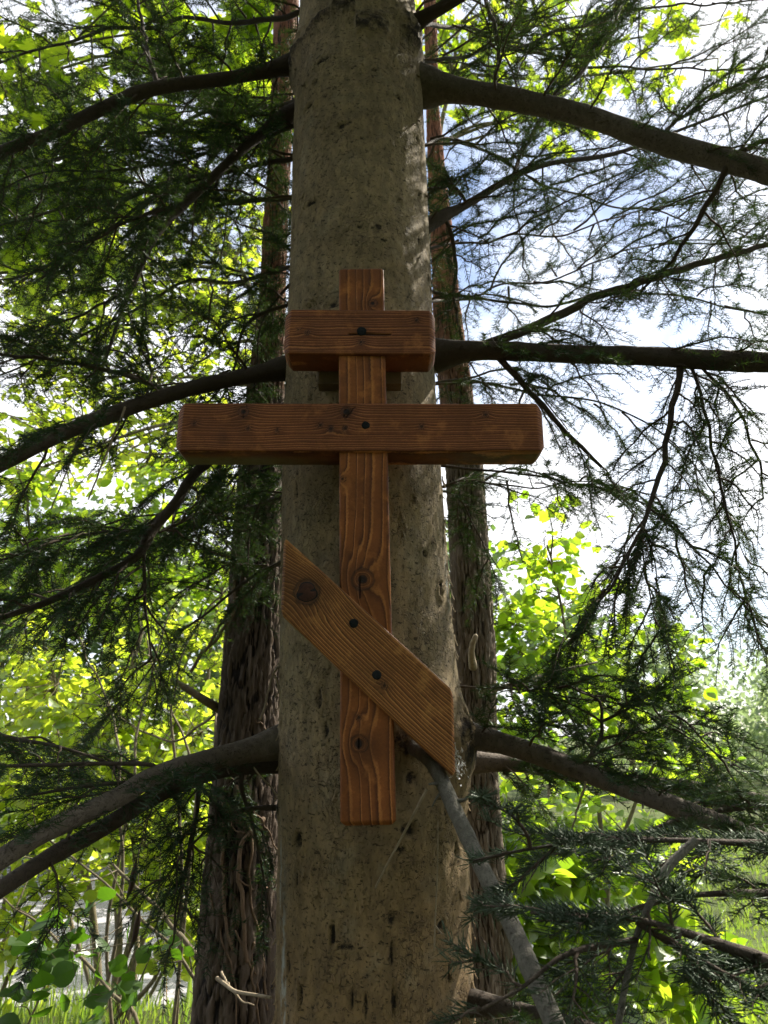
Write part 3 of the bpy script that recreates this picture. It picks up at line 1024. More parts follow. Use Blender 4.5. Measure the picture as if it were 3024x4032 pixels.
# pale spacer batten between the post and the trunk
bl_, br_ = at(686, 812, Y0 + .108), at(868, 812, Y0 + .108)
batten, _ = beam('spacer_batten', bl_, br_, .048, .045, M['wood_raw'], (0, .12), .006, seed=44.0, cham=.002, bev=.002, step=.006)
sharp(batten, 50)
bl_, br_ = at(745, 1480, Y0 + .10), at(840, 1480, Y0 + .10)
batten2, _ = beam('spacer_batten', bl_, br_, .05, .05, M['wood_raw'], (0, .12), .006, seed=48.0, cham=.002, bev=.002, step=.006)

# ------------------------------------------------------------------ spruce limbs, twigs and needles
NEED = {}


def needle_mesh(segs, dens, length, width, r, fwd=0.70, thick=False, flat=0.50):
    """segs (m, 2, 3) shoot pieces; returns V, T of thin tapered needles set all round them."""
    A, B = segs[:, 0], segs[:, 1]
    L = np.linalg.norm(B - A, axis=1)
    cnt = np.maximum(1, (L * dens + r.uniform(0, 1, len(L))).astype(int))
    idx = np.repeat(np.arange(len(L)), cnt)
    n = len(idx)
    t = r.uniform(0, 1, n)[:, None]
    a, b = A[idx], B[idx]
    p = a + (b - a) * t
    ax = nrm(b - a)
    la = nrm(np.cross(ax, np.array([0.0, 0.0, 1.0])) + 1e-6)
    sg = np.where(r.uniform(size=n) < 0.5, -1.0, 1.0)[:, None]
    rd = la * sg + flat * r.normal(size=(n, 3)) + np.array([0, 0, 0.25])
    rd = rd - ax * np.sum(rd * ax, 1, keepdims=True)
    rd = nrm(rd)
    d = nrm(ax * (fwd * r.uniform(0.5, 1.3, n))[:, None] + rd)
    ln = length * r.uniform(0.65, 1.2, n)[:, None]
    pr = nrm(np.cross(d, r.normal(size=(n, 3))))
    w = width * r.uniform(0.8, 1.2, n)[:, None]
    if not thick:
        V = np.stack([p - pr * w * 0.5, p + pr * w * 0.5, p + d * ln], 1).reshape(-1, 3)
        T = np.arange(3 * n).reshape(-1, 3)
        return V, T, None
    # near ones: curved four-sided needles in two pieces
    q = np.cross(d, pr)
    bend = nrm(ax * 0.8 + r.normal(size=(n, 3)) * 0.25) * ln * 0.16
    rings = []
    for s, k in ((0.0, 0.6), (0.6, 1.0)):
        c = p + d * ln * s + bend * s * s
        rings.append(np.stack([c - pr * w * .5 * k, c + pr * w * .5 * k, c + q * w * .55 * k], 1))
    tip = (p + d * ln + bend)[:, None, :]
    V = np.concatenate(rings + [tip], 1).reshape(-1, 3)
    b1 = (np.arange(n) * 7)[:, None]
    j = np.arange(3)[None, :]
    j2 = (j + 1) % 3
    Q = np.stack([b1 + j, b1 + j2, b1 + 3 + j2, b1 + 3 + j], -1).reshape(-1, 4)
    T = np.stack([b1 + 3 + j, b1 + 3 + j2, b1 + 6 + 0 * j], -1).reshape(-1, 3)
    return V, T, Q


def keep_clear(P):
    """True where a twig may grow: not inside the trunk, not in front of the cross or close to the lens."""
    x, y, zc = to_px(P)
    ax_, ay_, ar_ = AX(P[..., 2])
    inside = np.hypot(P[..., 0] - ax_, P[..., 1] - ay_) < ar_ + 0.01
    front = (P[..., 1] < 2.02) & (x > 590) & (x < 1015) & (y > -60)
    bars = (P[..., 1] < 1.95) & (((x > 365) & (x < 1190) & (y > 855) & (y < 1015)))
    near = (P[..., 1] < 0.62)
    return ~(inside | front | bars | near)


def limb(parent, pts, r, grow=None, subs=(), sides=14, mat='limb', lump=0.09, flare=1.6, thick=False, name='branch', clear=keep_clear, need='needle', flare_len=0.075, world=False, wobble=0.006):
    """A limb: pts rows (x, y, Y, width) in the photo grid; grow = dict of twig settings; subs = further polylines that spring from it."""
    W = []
    for x, y, Y, w in pts:
        W.append((x, y, Y, w) if world else (*at(x, y, Y), rad_at(w, x, y, Y) * 0.74))
    n = max(14, int(sum(np.linalg.norm(np.diff(np.array(W)[:, :3], axis=0), axis=1)) / 0.02))
    C = smooth_poly(W, n)
    s = np.concatenate([[0], np.cumsum(np.linalg.norm(np.diff(C[:, :3], axis=0), axis=1))])
    s0 = 0.0 if world else float(np.linalg.norm(np.array(W[1][:3]) - np.array(W[0][:3])))
    R = C[:, 3] * (1 + (flare - 1) * np.exp(-(np.maximum(s - s0, 0) / flare_len) ** 1.3))
    # knuckles where twigs leave
    R = R * (1 + 0.10 * np.exp(-((np.mod(s + 0.07, 0.31) - 0.15) / 0.018) ** 2) + 0.05 * fbm(s * 16, 0 * s + C[0, 2], 0 * s + 5, 3))
    wob = np.stack([fbm(s * 4, 0 * s + C[0, 0], 0 * s, 2), fbm(s * 4, 0 * s + 3, 0 * s + C[0, 2], 2), fbm(s * 4, 0 * s + 7, 0 * s, 2)], 1) * wobble * sstep(0, 0.2, s)[:, None]
    acc = Acc()
    acc.tube(C[:, :3] + wob, R, sides, lump)
    rs = np.random.default_rng(int(abs(C[0, 2]) * 1000) % 9999)
    if R.max() > 0.012:                                            # snapped dead stubs along the limb
        for q in range(int(s[-1] / 0.16)):
            i = int(rs.integers(len(s) // 8, len(s) - 2))
            t_ = nrm(C[i + 1, :3] - C[i, :3])
            dv = rs.normal(size=3)
            dv = nrm(dv - t_ * np.dot(dv, t_))
            p_ = C[i, :3] + wob[i] + dv * R[i] * 0.8
            e_ = p_ + nrm(dv + 0.6 * t_ + 0.3 * rs.normal(size=3)) * rs.uniform(.008, .05)
            acc.tube(np.stack([p_, (p_ + e_) / 2 + rs.normal(size=3) * .002, e_]), np.array([.0045, .0028, .0018]) * rs.uniform(.7, 1.3), 5)
    o = acc.build(name, M[mat], parent, smooth=True, attrs=None)
    g = dict(spacing=0.085, L=0.34, ang=58, droop=0.35, shoot=0.10, sspace=0.034, dens=900, nlen=0.0145, nwid=0.0013, start=0.12, nstart=0.35, up=0.0, seed=1, bare=0.15, nb=10, sagz=0.0)
    if grow is None:
        return o
    g.update(grow)
    r = np.random.default_rng(g['seed'])
    lines = [(C[:, :3], s, True)]
    segsN, big = [], []
    rest = Acc()
    for sub in subs:
        W2 = np.array([(*at(x, y, Y), rad_at(w, x, y, Y) * 0.85) for x, y, Y, w in sub])
        j0 = int(np.argmin(np.linalg.norm(C[:, :3] - W2[0, :3], axis=1)))
        if 0.004 < np.linalg.norm(C[j0, :3] - W2[0, :3]) < 0.12:
            W2 = np.vstack([[*C[j0, :3], W2[0, 3] * 1.3], W2])
        n2 = max(10, int(sum(np.linalg.norm(np.diff(W2[:, :3], axis=0), axis=1)) / 0.025))
        C2 = smooth_poly(W2, n2)
        a2 = Acc()
        a2.tube(C2[:, :3] + 0.006 * np.stack([vn(np.arange(n2) * .5, 0 * C2[:, 0] + k, 0 * C2[:, 0] + C2[0, 0]) for k in range(3)], 1), C2[:, 3], 8, .06)
        a2.build('branchlet', M['limb'], o, smooth=True)
        s2 = np.concatenate([[0], np.cumsum(np.linalg.norm(np.diff(C2[:, :3], axis=0), axis=1))])
        lines.append((C2[:, :3], s2, False))
    made = []
    for P, s_, main in lines:
        Ltot = s_[-1]
        tt = nrm(np.gradient(P, axis=0))
        pos = g['start'] if main else 0.04
        side = 1
        while pos < Ltot:
            base = np.array([np.interp(pos, s_, P[:, k]) for k in range(3)])
            td = nrm(np.array([np.interp(pos, s_, tt[:, k]) for k in range(3)]))
            lat = nrm(np.cross(td, [0, 0, 1]) + 1e-6)
            upv = nrm(np.cross(lat, td))
            roll = r.normal(0, 0.45)
            sd = (lat * math.cos(roll) + upv * math.sin(roll)) * side
            ang = math.radians(g['ang'] + r.normal(0, 12))
            d0 = nrm(td * math.cos(ang) + sd * math.sin(ang) + np.array([0, 0, g['up']]))
            frac = pos / Ltot
            Lb = g['L'] * r.uniform(0.55, 1.15) * (1 - 0.35 * frac) * (1.0 if main else 0.72)
            k = 8
            tpar = np.linspace(0, 1, k)
            dirs = nrm(d0[None, :] + np.array([0, 0, -1])[None, :] * (g['droop'] * r.uniform(0.6, 1.4) * tpar ** 1.2)[:, None] + td * 0.25 * tpar[:, None] + 0.17 * r.normal(size=(k, 3)))
            B = base + np.concatenate([[np.zeros(3)], np.cumsum(dirs[:-1] * Lb / (k - 1), 0)])
            side = -side
            pos += g['spacing'] * r.uniform(0.6, 1.4) * (1.0 if main else 0.62)
            ok = clear(B)
            if not ok.all():
                kk = int(np.argmin(ok))
                if kk < 4:
                    continue
                B = B[:kk]
                Lb = Lb * (kk - 1) / (k - 1)
                k = kk
            rb = 0.0032 * (0.6 + Lb / 0.4) * np.linspace(1, 0.35, k)
            # side shoots
            m = max(2, int(Lb / g['sspace'] * 2))
            u = np.sort(r.uniform(0.15, 1.0, m))
            sb = np.linspace(0, 1, k)
            Sb = np.stack([np.interp(u, sb, B[:, q]) for q in range(3)], 1)
            tb = nrm(np.gradient(B, axis=0))
            Td = nrm(np.stack([np.interp(u, sb, tb[:, q]) for q in range(3)], 1))
            la = nrm(np.cross(Td, upv + 0.001))
            sg = np.where(np.arange(m) % 2 == 0, 1.0, -1.0)[:, None]
            aa = np.radians(r.normal(50, 16, m))[:, None]
            Sd = nrm(Td * np.cos(aa) + la * sg * np.sin(aa) + 0.15 * r.normal(size=(m, 3)) + np.array([0, 0, -0.25 * g['droop']]))
            Ls = (g['shoot'] * r.uniform(0.45, 1.25, m) * (1.1 - 0.5 * u))[:, None]
            Sm = Sb + Sd * Ls * 0.5
            Se = Sm + nrm(Sd + np.array([0, 0, -0.22 * g['droop']]) + 0.25 * Td) * Ls * 0.5
            SP = np.stack([Sb, Sm, Se], 1)
            okS = clear(SP.reshape(-1, 3)).reshape(m, 3).all(1)
            SP = SP[okS]
            bare = r.uniform(size=len(SP)) < g['bare']
            SR = np.tile(np.array([[0.0012, 0.0010, 0.0006]]), (len(SP), 1)) * g.get('tw', 1.0)
            made.append((Lb, B, rb, SP, SR))
            live = SP[~bare]
            if len(live):
                segsN.append(live[:, :2])
                segsN.append(live[:, 1:])
            i0 = int(g['nstart'] * k)
            if i0 < k - 1 and r.uniform() > g['bare'] * 0.7:
                segsN.append(np.stack([B[i0:-1], B[i0 + 1:]], 1))
    made.sort(key=lambda q: -q[0])
    for q, (Lb, B, rb, SP, SR) in enumerate(made):
        a = Acc() if q < g['nb'] else rest
        a.tube(B, rb * g.get('tw', 1.0), 5)
        if len(SP):
            a.tubes(SP, SR, 3)
        if q < g['nb']:
            a.build('twig', M['twig'], o)
    if rest.V:
        rest.build('fine_twigs', M['twig'], o, kind='stuff')
    if segsN:
        V, T, Q = needle_mesh(np.concatenate(segsN), g['dens'], g['nlen'], g['nwid'], r, thick=thick)
        mk('needles', V, ([Q] if Q is not None else []) + [T], M[need], o, kind='stuff')
        NEED[o.name] = len(T)
    return o


dense = dict(spacing=0.066, L=0.40, droop=0.75, shoot=0.165, sspace=0.040, dens=580, nlen=0.0245, nwid=0.0021, bare=0.04, start=0.05, nstart=0.25)
airy = dict(spacing=0.082, L=0.40, droop=0.45, shoot=0.150, sspace=0.040, dens=500, nlen=0.0230, nwid=0.0018, bare=0.10, nstart=0.3)


def G(b, **k):
    d = dict(b)
    d.update(k)
    return d


# --- pond side, in front of or beside the trunk
limb(spruce, [(700, 128, 2.08, 40), (636, 138, 2.06, 40), (500, 166, 2.02, 36), (340, 190, 1.95, 38), (200, 245, 1.9, 36), (100, 290, 1.85, 34), (0, 332, 1.8, 34), (-180, 420, 1.72, 26)], 0,
     G(dense, seed=11, L=.34, droop=.45, start=.02, spacing=.07), subs=[[(340, 185, 1.95, 14), (320, 110, 2.0, 11), (305, 40, 2.1, 9), (290, -40, 2.2, 7)]])
limb(spruce, [(660, 230, 2.22, 34), (600, 262, 2.24, 28), (520, 325, 2.2, 27), (400, 440, 2.15, 25), (330, 520, 2.1, 20), (285, 620, 2.08, 14), (255, 700, 2.05, 11), (225, 790, 2.02, 7)], 0,
     G(dense, seed=12, L=.36, droop=.7, start=.10), subs=[[(400, 440, 2.15, 10), (300, 470, 2.05, 9), (200, 520, 2.0, 7), (90, 600, 1.95, 5)], [(285, 620, 2.08, 8), (180, 680, 2.0, 6), (60, 720, 1.95, 5)]])
limb(spruce, [(700, 775, 2.1, 48), (612, 797, 2.06, 46), (480, 822, 2.0, 44), (350, 855, 1.93, 46), (200, 912, 1.86, 46), (100, 955, 1.8, 44), (0, 1002, 1.75, 44), (-180, 1090, 1.66, 34)], 0,
     G(dense, seed=13, L=.36, droop=.55, spacing=.075), subs=[[(355, 845, 1.93, 13), (250, 805, 1.95, 11), (100, 775, 1.95, 10), (-60, 765, 1.95, 8)], [(300, 880, 1.9, 9), (330, 810, 2.0, 7), (300, 740, 2.05, 5)]])
limb(spruce, [(650, 870, 2.25, 32), (560, 920, 2.22, 30), (430, 1012, 2.16, 30), (378, 1085, 2.12, 29), (325, 1152, 2.08, 30), (295, 1205, 2.05, 27), (200, 1255, 2.0, 23), (100, 1300, 1.95, 20), (0, 1335, 1.9, 17), (-150, 1390, 1.85, 12)], 0,
     G(dense, seed=14, L=.40, droop=.85, start=.12), subs=[[(325, 1152, 2.08, 11), (240, 1150, 2.0, 9), (120, 1170, 1.95, 7), (0, 1210, 1.9, 5)], [(310, 1195, 2.06, 10), (312, 1260, 2.05, 9), (320, 1340, 2.04, 7), (330, 1420, 2.03, 5)], [(345, 1150, 2.1, 9), (430, 1110, 2.2, 7), (520, 1080, 2.3, 6)]])
limb(spruce, [(690, 1575, 2.1, 66), (596, 1606, 2.06, 62), (450, 1640, 1.95, 60), (330, 1675, 1.85, 58), (250, 1722, 1.78, 58), (100, 1800, 1.66, 58), (0, 1860, 1.58, 58), (-160, 1960, 1.45, 44)], 0,
     G(dense, seed=15, L=.26, droop=.35, spacing=.16, start=.35, up=.2), mat='limb_mid', sides=20, subs=[[(330, 1655, 1.85, 12), (200, 1650, 1.8, 11), (80, 1655, 1.75, 10), (-40, 1650, 1.7, 9)], [(300, 1690, 1.84, 11), (180, 1700, 1.8, 9), (60, 1720, 1.76, 7)], [(400, 1665, 1.92, 9), (470, 1760, 1.9, 7), (440, 1900, 1.88, 5)]])
limb(spruce, [(690, 1625, 2.14, 52), (596, 1640, 2.12, 50), (450, 1668, 2.05, 48), (330, 1720, 1.95, 48), (200, 1800, 1.85, 50), (100, 1860, 1.77, 50), (0, 1925, 1.7, 50), (-160, 2030, 1.6, 40)], 0,
     G(dense, seed=16, L=.30, droop=1.3, spacing=.22, start=.14), subs=[[(430, 1670, 2.03, 10), (425, 1760, 2.0, 8), (400, 1880, 1.98, 7), (370, 2030, 1.95, 5)]])
limb(spruce, [(640, 1742, 2.08, 13), (600, 1745, 2.05, 11), (520, 1750, 2.0, 9), (450, 1790, 1.95, 8), (390, 1850, 1.9, 6), (340, 1920, 1.86, 4)], 0, G(dense, seed=17, L=.22, droop=1.0, spacing=.10), sides=8)

limb(spruce, [(470, 1655, 2.06, 12), (435, 1690, 2.02, 11), (425, 1760, 1.98, 9), (400, 1890, 1.95, 7), (372, 2040, 1.93, 4)], 0, G(dense, seed=18, L=.22, droop=1.3, spacing=.055, shoot=.13), sides=8)
limb(spruce, [(540, 1640, 2.1, 12), (520, 1690, 2.08, 10), (545, 1780, 2.1, 8), (570, 1900, 2.12, 6), (590, 2010, 2.12, 4)], 0, G(dense, seed=19, L=.16, droop=1.4, spacing=.08, shoot=.11), sides=8)
limb(spruce, [(-120, 1560, 1.9, 14), (0, 1590, 1.9, 12), (120, 1610, 1.88, 10), (240, 1650, 1.86, 8), (330, 1700, 1.86, 4)], 0, G(dense, seed=20, L=.22, droop=.8, spacing=.055, start=.02), sides=8)

# --- lawn side
limb(spruce, [(850, 180, 2.08, 78), (925, 190, 2.06, 72), (1000, 196, 2.02, 64), (1200, 234, 1.95, 61), (1450, 312, 1.86, 63), (1659, 374, 1.78, 65), (1850, 430, 1.7, 60), (2050, 500, 1.6, 44)], 0,
     G(airy, seed=21, L=.40, droop=.25, up=.15), flare=1.6, mat='limb_mid', sides=20, subs=[[(1180, 222, 1.95, 13), (1260, 150, 2.05, 10), (1320, 70, 2.15, 8), (1350, -30, 2.3, 7)], [(1570, 350, 1.8, 16), (1520, 460, 1.9, 13), (1450, 560, 2.0, 9), (1380, 640, 2.1, 6)], [(1590, 330, 1.8, 15), (1680, 300, 1.75, 12)], [(1420, 300, 1.87, 8), (1510, 230, 1.95, 7), (1600, 190, 2.0, 6), (1700, 150, 2.1, 5)], [(1060, 205, 2.0, 12), (1078, 120, 2.05, 11), (1060, 30, 2.15, 11), (1030, -50, 2.25, 11)]])
limb(spruce, [(830, 85, 2.1, 42), (885, 58, 2.04, 38), (930, 28, 1.98, 33), (992, -6, 1.92, 29), (1100, -70, 1.85, 24)], 0, G(airy, seed=22))
limb(spruce, [(880, 520, 2.2, 26), (955, 468, 2.25, 24), (1010, 440, 2.3, 22), (1100, 385, 2.35, 19), (1200, 352, 2.4, 15), (1340, 328, 2.5, 12), (1500, 270, 2.6, 8), (1680, 200, 2.7, 6)], 0,
     G(airy, seed=23, L=.36, droop=.4, bare=.10), subs=[[(1010, 440, 2.3, 9), (975, 400, 2.3, 8), (950, 380, 2.3, 6)], [(1105, 380, 2.35, 8), (1140, 310, 2.4, 6), (1180, 240, 2.5, 5)], [(960, 470, 2.25, 11), (985, 560, 2.3, 10), (980, 640, 2.3, 8), (990, 700, 2.3, 5)]])
limb(spruce, [(850, 775, 2.1, 66), (942, 768, 2.06, 62), (1050, 757, 2.0, 54), (1300, 766, 1.9, 55), (1480, 775, 1.84, 58), (1659, 782, 1.78, 60), (1900, 790, 1.7, 50)], 0,
     G(airy, seed=24, L=.36, droop=.75, spacing=.085, bare=.12), flare=1.65,
     subs=[[(1050, 745, 2.0, 26), (1120, 722, 2.0, 25), (1200, 682, 2.02, 23), (1320, 630, 2.05, 21), (1450, 588, 2.08, 19), (1560, 555, 2.1, 16), (1700, 515, 2.15, 13)],
           [(1085, 785, 1.99, 17), (1160, 862, 1.98, 14), (1240, 950, 1.97, 11), (1300, 1012, 1.96, 8)],
           [(1467, 800, 1.85, 18), (1450, 900, 1.84, 15), (1432, 1000, 1.83, 14), (1405, 1095, 1.82, 12), (1365, 1180, 1.81, 9), (1325, 1265, 1.8, 7), (1285, 1305, 1.8, 5)],
           [(1495, 800, 1.84, 9), (1530, 920, 1.84, 8), (1560, 1060, 1.84, 7), (1600, 1240, 1.84, 5), (1640, 1390, 1.84, 4)],
           [(1520, 800, 1.84, 8), (1590, 880, 1.86, 7), (1640, 1000, 1.88, 6), (1650, 1080, 1.9, 4)],
           [(1405, 1095, 1.82, 7), (1470, 1160, 1.84, 6), (1560, 1250, 1.86, 5), (1660, 1370, 1.88, 3)]])
limb(spruce, [(880, 1585, 2.1, 72), (985, 1582, 2.04, 62), (1120, 1615, 1.95, 57), (1280, 1672, 1.84, 56), (1450, 1740, 1.74, 56), (1659, 1822, 1.6, 54), (1850, 1900, 1.5, 40)], 0,
     G(dense, seed=25, L=.26, droop=.3, up=.35, spacing=.065, start=.10, nlen=.027, dens=700), flare=1.5, mat='limb_mid', sides=20,
     subs=[[(1270, 1640, 1.84, 12), (1300, 1580, 1.9, 10), (1290, 1510, 1.95, 7), (1210, 1480, 1.98, 5), (1120, 1500, 2.0, 4)], [(1300, 1560, 1.9, 8), (1390, 1520, 1.9, 7), (1480, 1560, 1.88, 5), (1560, 1640, 1.85, 4)]])
limb(spruce, [(930, 1655, 2.2, 46), (1010, 1648, 2.2, 44), (1120, 1650, 2.2, 42), (1300, 1680, 2.15, 40), (1480, 1700, 2.1, 36), (1659, 1730, 2.05, 32), (1850, 1760, 2.0, 26)], 0,
     G(dense, seed=26, L=.30, droop=.9, spacing=.085, start=.12, dens=650), mat='limb_mid')
# grey limb that leaves behind the slanted board and comes forward
limb(spruce, [(850, 1575, 1.92, 40), (880, 1605, 1.86, 42), (932, 1645, 1.78, 43), (980, 1745, 1.68, 45), (1040, 1872, 1.56, 48), (1100, 1985, 1.46, 52), (1150, 2098, 1.37, 56), (1205, 2225, 1.28, 60), (1260, 2360, 1.2, 60)], 0,
     None, mat='limb_grey', flare=1.1, sides=18)
limb(spruce, [(960, 2165, 2.06, 50), (1030, 2168, 1.98, 46), (1120, 2182, 1.9, 42), (1250, 2215, 1.82, 40), (1400, 2260, 1.75, 36)], 0, G(dense, seed=27, L=.22, up=.2, droop=.3))

# --- limbs on the far side of the trunk
back = [
    ([(700, 330, 2.2, 30), (560, 350, 2.4, 26), (300, 400, 2.6, 22), (80, 470, 2.8, 16), (-150, 560, 2.9, 10)], G(dense, seed=31, L=.5, droop=.8)),
    ([(700, 560, 2.2, 26), (560, 590, 2.45, 22), (350, 640, 2.7, 18), (100, 760, 2.9, 13), (-100, 860, 3.0, 9)], G(dense, seed=32, L=.45, droop=.8, spacing=.085)),
    ([(700, 20, 2.2, 28), (520, 40, 2.4, 24), (300, 70, 2.6, 20), (60, 130, 2.8, 14), (-120, 190, 2.9, 9)], G(dense, seed=33, L=.5, droop=.7)),
    ([(690, 1060, 2.2, 26), (560, 1080, 2.5, 22), (400, 1140, 2.7, 16), (220, 1240, 2.8, 12), (0, 1380, 2.9, 8)], G(dense, seed=34, L=.45, droop=1.0)),
    ([(690, 1180, 2.2, 22), (560, 1230, 2.4, 18), (430, 1330, 2.5, 14), (330, 1450, 2.55, 10), (220, 1580, 2.6, 6)], G(dense, seed=35, L=.34, droop=1.0, spacing=.08)),
    ([(700, 200, 2.3, 24), (450, 250, 2.7, 20), (200, 330, 3.0, 15), (-100, 420, 3.2, 10)], G(dense, seed=36, L=.55, droop=.8)),
    ([(700, 640, 2.3, 22), (540, 690, 2.4, 18), (500, 780, 2.5, 14), (460, 900, 2.6, 9), (440, 1000, 2.6, 5)], G(dense, seed=37, L=.36, droop=1.0)),
    ([(690, 930, 2.2, 22), (540, 990, 2.4, 18), (420, 1100, 2.4, 14), (200, 1130, 2.4, 10), (30, 1180, 2.4, 6)], G(dense, seed=38, L=.40, droop=1.0)),
    ([(860, 120, 2.2, 24), (960, 120, 2.4, 21), (1150, 80, 2.7, 17), (1400, 30, 3.0, 13), (1700, 0, 3.3, 9)], G(airy, seed=41, L=.5, droop=.5, bare=.15, spacing=.11)),
    ([(860, 40, 2.2, 24), (1000, 60, 2.6, 19), (1250, 130, 3.0, 15), (1500, 150, 3.3, 11), (1750, 150, 3.6, 8)], G(airy, seed=42, L=.55, droop=.5, bare=.15, spacing=.12)),
    ([(880, 1090, 2.3, 18), (990, 1040, 2.4, 13), (1150, 1030, 2.5, 10), (1320, 1040, 2.6, 7), (1500, 1090, 2.7, 5)], G(airy, seed=45, L=.36, droop=.9, bare=.12, spacing=.085)),
    ([(900, 1060, 2.25, 14), (985, 1070, 2.3, 11), (1020, 1140, 2.35, 8), (1080, 1240, 2.4, 6)], G(dense, seed=46, L=.24, droop=1.0, spacing=.075)),
    ([(880, 330, 2.3, 20), (985, 300, 2.6, 16), (1250, 420, 3.0, 12), (1500, 480, 3.3, 9), (1700, 520, 3.5, 6)], G(airy, seed=47, L=.55, droop=.4, bare=.14)),
    ([(700, 420, 2.3, 26), (520, 430, 2.5, 22), (330, 440, 2.6, 18), (120, 560, 2.7, 13), (-60, 640, 2.8, 8)], G(dense, seed=61, L=.5, droop=.8)),
    ([(700, 260, 2.2, 24), (500, 300, 2.35, 20), (350, 360, 2.45, 16), (150, 380, 2.5, 12), (-60, 440, 2.55, 8)], G(dense, seed=62, L=.45, droop=.7)),
    ([(880, 620, 2.3, 20), (1000, 640, 2.4, 16), (1250, 660, 2.4, 14), (1450, 640, 2.4, 12), (1600, 660, 2.4, 9), (1750, 700, 2.4, 7)], G(dense, seed=63, L=.30, droop=.6, spacing=.085, start=.9)),
    ([(880, 1000, 2.3, 18), (1000, 1010, 2.3, 14), (1180, 1010, 2.3, 12), (1320, 1060, 2.3, 10), (1400, 1180, 2.3, 8), (1420, 1330, 2.3, 6)], G(dense, seed=64, L=.34, droop=.9, spacing=.075, start=.45)),
    ([(880, 850, 2.3, 20), (1000, 820, 2.4, 16), (1200, 840, 2.5, 13), (1420, 930, 2.5, 10), (1560, 1080, 2.5, 8), (1640, 1280, 2.5, 6)], G(airy, seed=65, L=.42, droop=.9, spacing=.08)),
    ([(880, 420, 2.3, 20), (960, 400, 2.4, 14), (990, 380, 2.45, 11), (1030, 400, 2.5, 8)], G(dense, seed=66, L=.22, droop=.8, spacing=.05)),
    ([(900, 1500, 2.3, 16), (1010, 1480, 2.2, 13), (1150, 1470, 2.0, 11), (1300, 1500, 1.95, 9), (1450, 1560, 1.9, 7), (1600, 1660, 1.9, 5)], G(dense, seed=70, L=.26, droop=.9, spacing=.075, start=.35, dens=650, nlen=.026)),
    ([(880, 560, 2.3, 18), (985, 520, 2.5, 13), (1200, 500, 2.8, 11), (1400, 470, 3.0, 8), (1650, 430, 3.2, 6)], G(airy, seed=43, L=.50, droop=.5, spacing=.10)),
    ([(880, 660, 2.3, 18), (985, 640, 2.6, 13), (1200, 600, 2.9, 11), (1420, 540, 3.1, 8), (1700, 500, 3.3, 6)], G(airy, seed=48, L=.5, droop=.7, spacing=.15)),
    ([(1407, 1090, 1.83, 10), (1385, 1170, 1.82, 9), (1400, 1270, 1.82, 8), (1425, 1400, 1.82, 5)], G(dense, seed=72, L=.22, droop=1.1, spacing=.055, start=.02)),
    ([(1367, 1178, 1.82, 9), (1310, 1270, 1.82, 8), (1240, 1330, 1.84, 6), (1190, 1420, 1.86, 4)], G(dense, seed=73, L=.22, droop=1.1, spacing=.055, start=.02)),
    ([(690, 560, 2.3, 20), (600, 640, 2.4, 14), (560, 720, 2.45, 11), (550, 820, 2.5, 8)], G(dense, seed=68, L=.26, droop=1.0, spacing=.06)),
    ([(690, 980, 2.3, 20), (590, 1040, 2.35, 14), (540, 1120, 2.4, 11), (530, 1240, 2.4, 8)], G(dense, seed=69, L=.26, droop=1.0, spacing=.06)),
]
for p, g in back:
    p = [(x, y + (14 * math.sin(x * .013 + y) if i > 1 else 0), Y, w * .5) for i, (x, y, Y, w) in enumerate(p)]
    limb(spruce, p, 0, g, sides=8, flare=1.2, wobble=.035)

# --- crown overhead, added to shade the trunk and the ground below
cr = np.random.default_rng(90)
for k in range(26):
    z = 4.9 + 0.16 * k
    az = k * 2.4 + cr.uniform(-.3, .3)
    Lc = 2.6 * (1 - (z - 4.9) / 7.5) * cr.uniform(.85, 1.15)
    x0, y0, r0 = AX(z)
    dv = np.array([math.sin(az), math.cos(az), 0])
    if dv[1] > 0.2 and z < 6.4:
        continue
    p0 = np.array([x0, y0, z])
    rows_ = [(*(p0 + dv * Lc * s + np.array([0, 0, .25 * s - .75 * s * s])), .030 * (1 - .85 * s)) for s in (0, .3, .6, 1.0)]
    limb(spruce, rows_, 0, G(dense, seed=600 + k, L=.65, droop=.6, spacing=.15, shoot=.24, sspace=.09, dens=260, nlen=.028, nwid=.005, nb=4, bare=0), sides=7, world=True)

# unseen limbs added above and behind the camera to shade the trunk's front
def above_view(P):
    x, y, zc = to_px(P)
    return ~((P[..., 1] > 0.02) & (y > -60)) & (np.linalg.norm(P - np.array([0, 0, CAMZ]), axis=-1) > 0.8)


for k in range(15):
    z = 4.45 + 0.11 * k
    az = math.pi + math.radians(-84 + (k * 61) % 168 + cr.uniform(-5, 5))
    Lc = cr.uniform(3.2, 4.3)
    x0, y0, r0 = AX(z)
    dv = np.array([math.sin(az), math.cos(az), 0])
    p0 = np.array([x0, y0, z])
    rows_ = [(*(p0 + dv * Lc * s + np.array([0, 0, .35 * s - (2.1 + .03 * k) * s * s])), .034 * (1 - .85 * s)) for s in (0, .25, .5, .75, 1.0)]
    limb(spruce, rows_, 0, G(dense, seed=640 + k, L=.80, droop=.8, spacing=.13, shoot=.26, sspace=.085, dens=260, nlen=.032, nwid=.007, nb=4, bare=0), sides=7, world=True, clear=above_view)

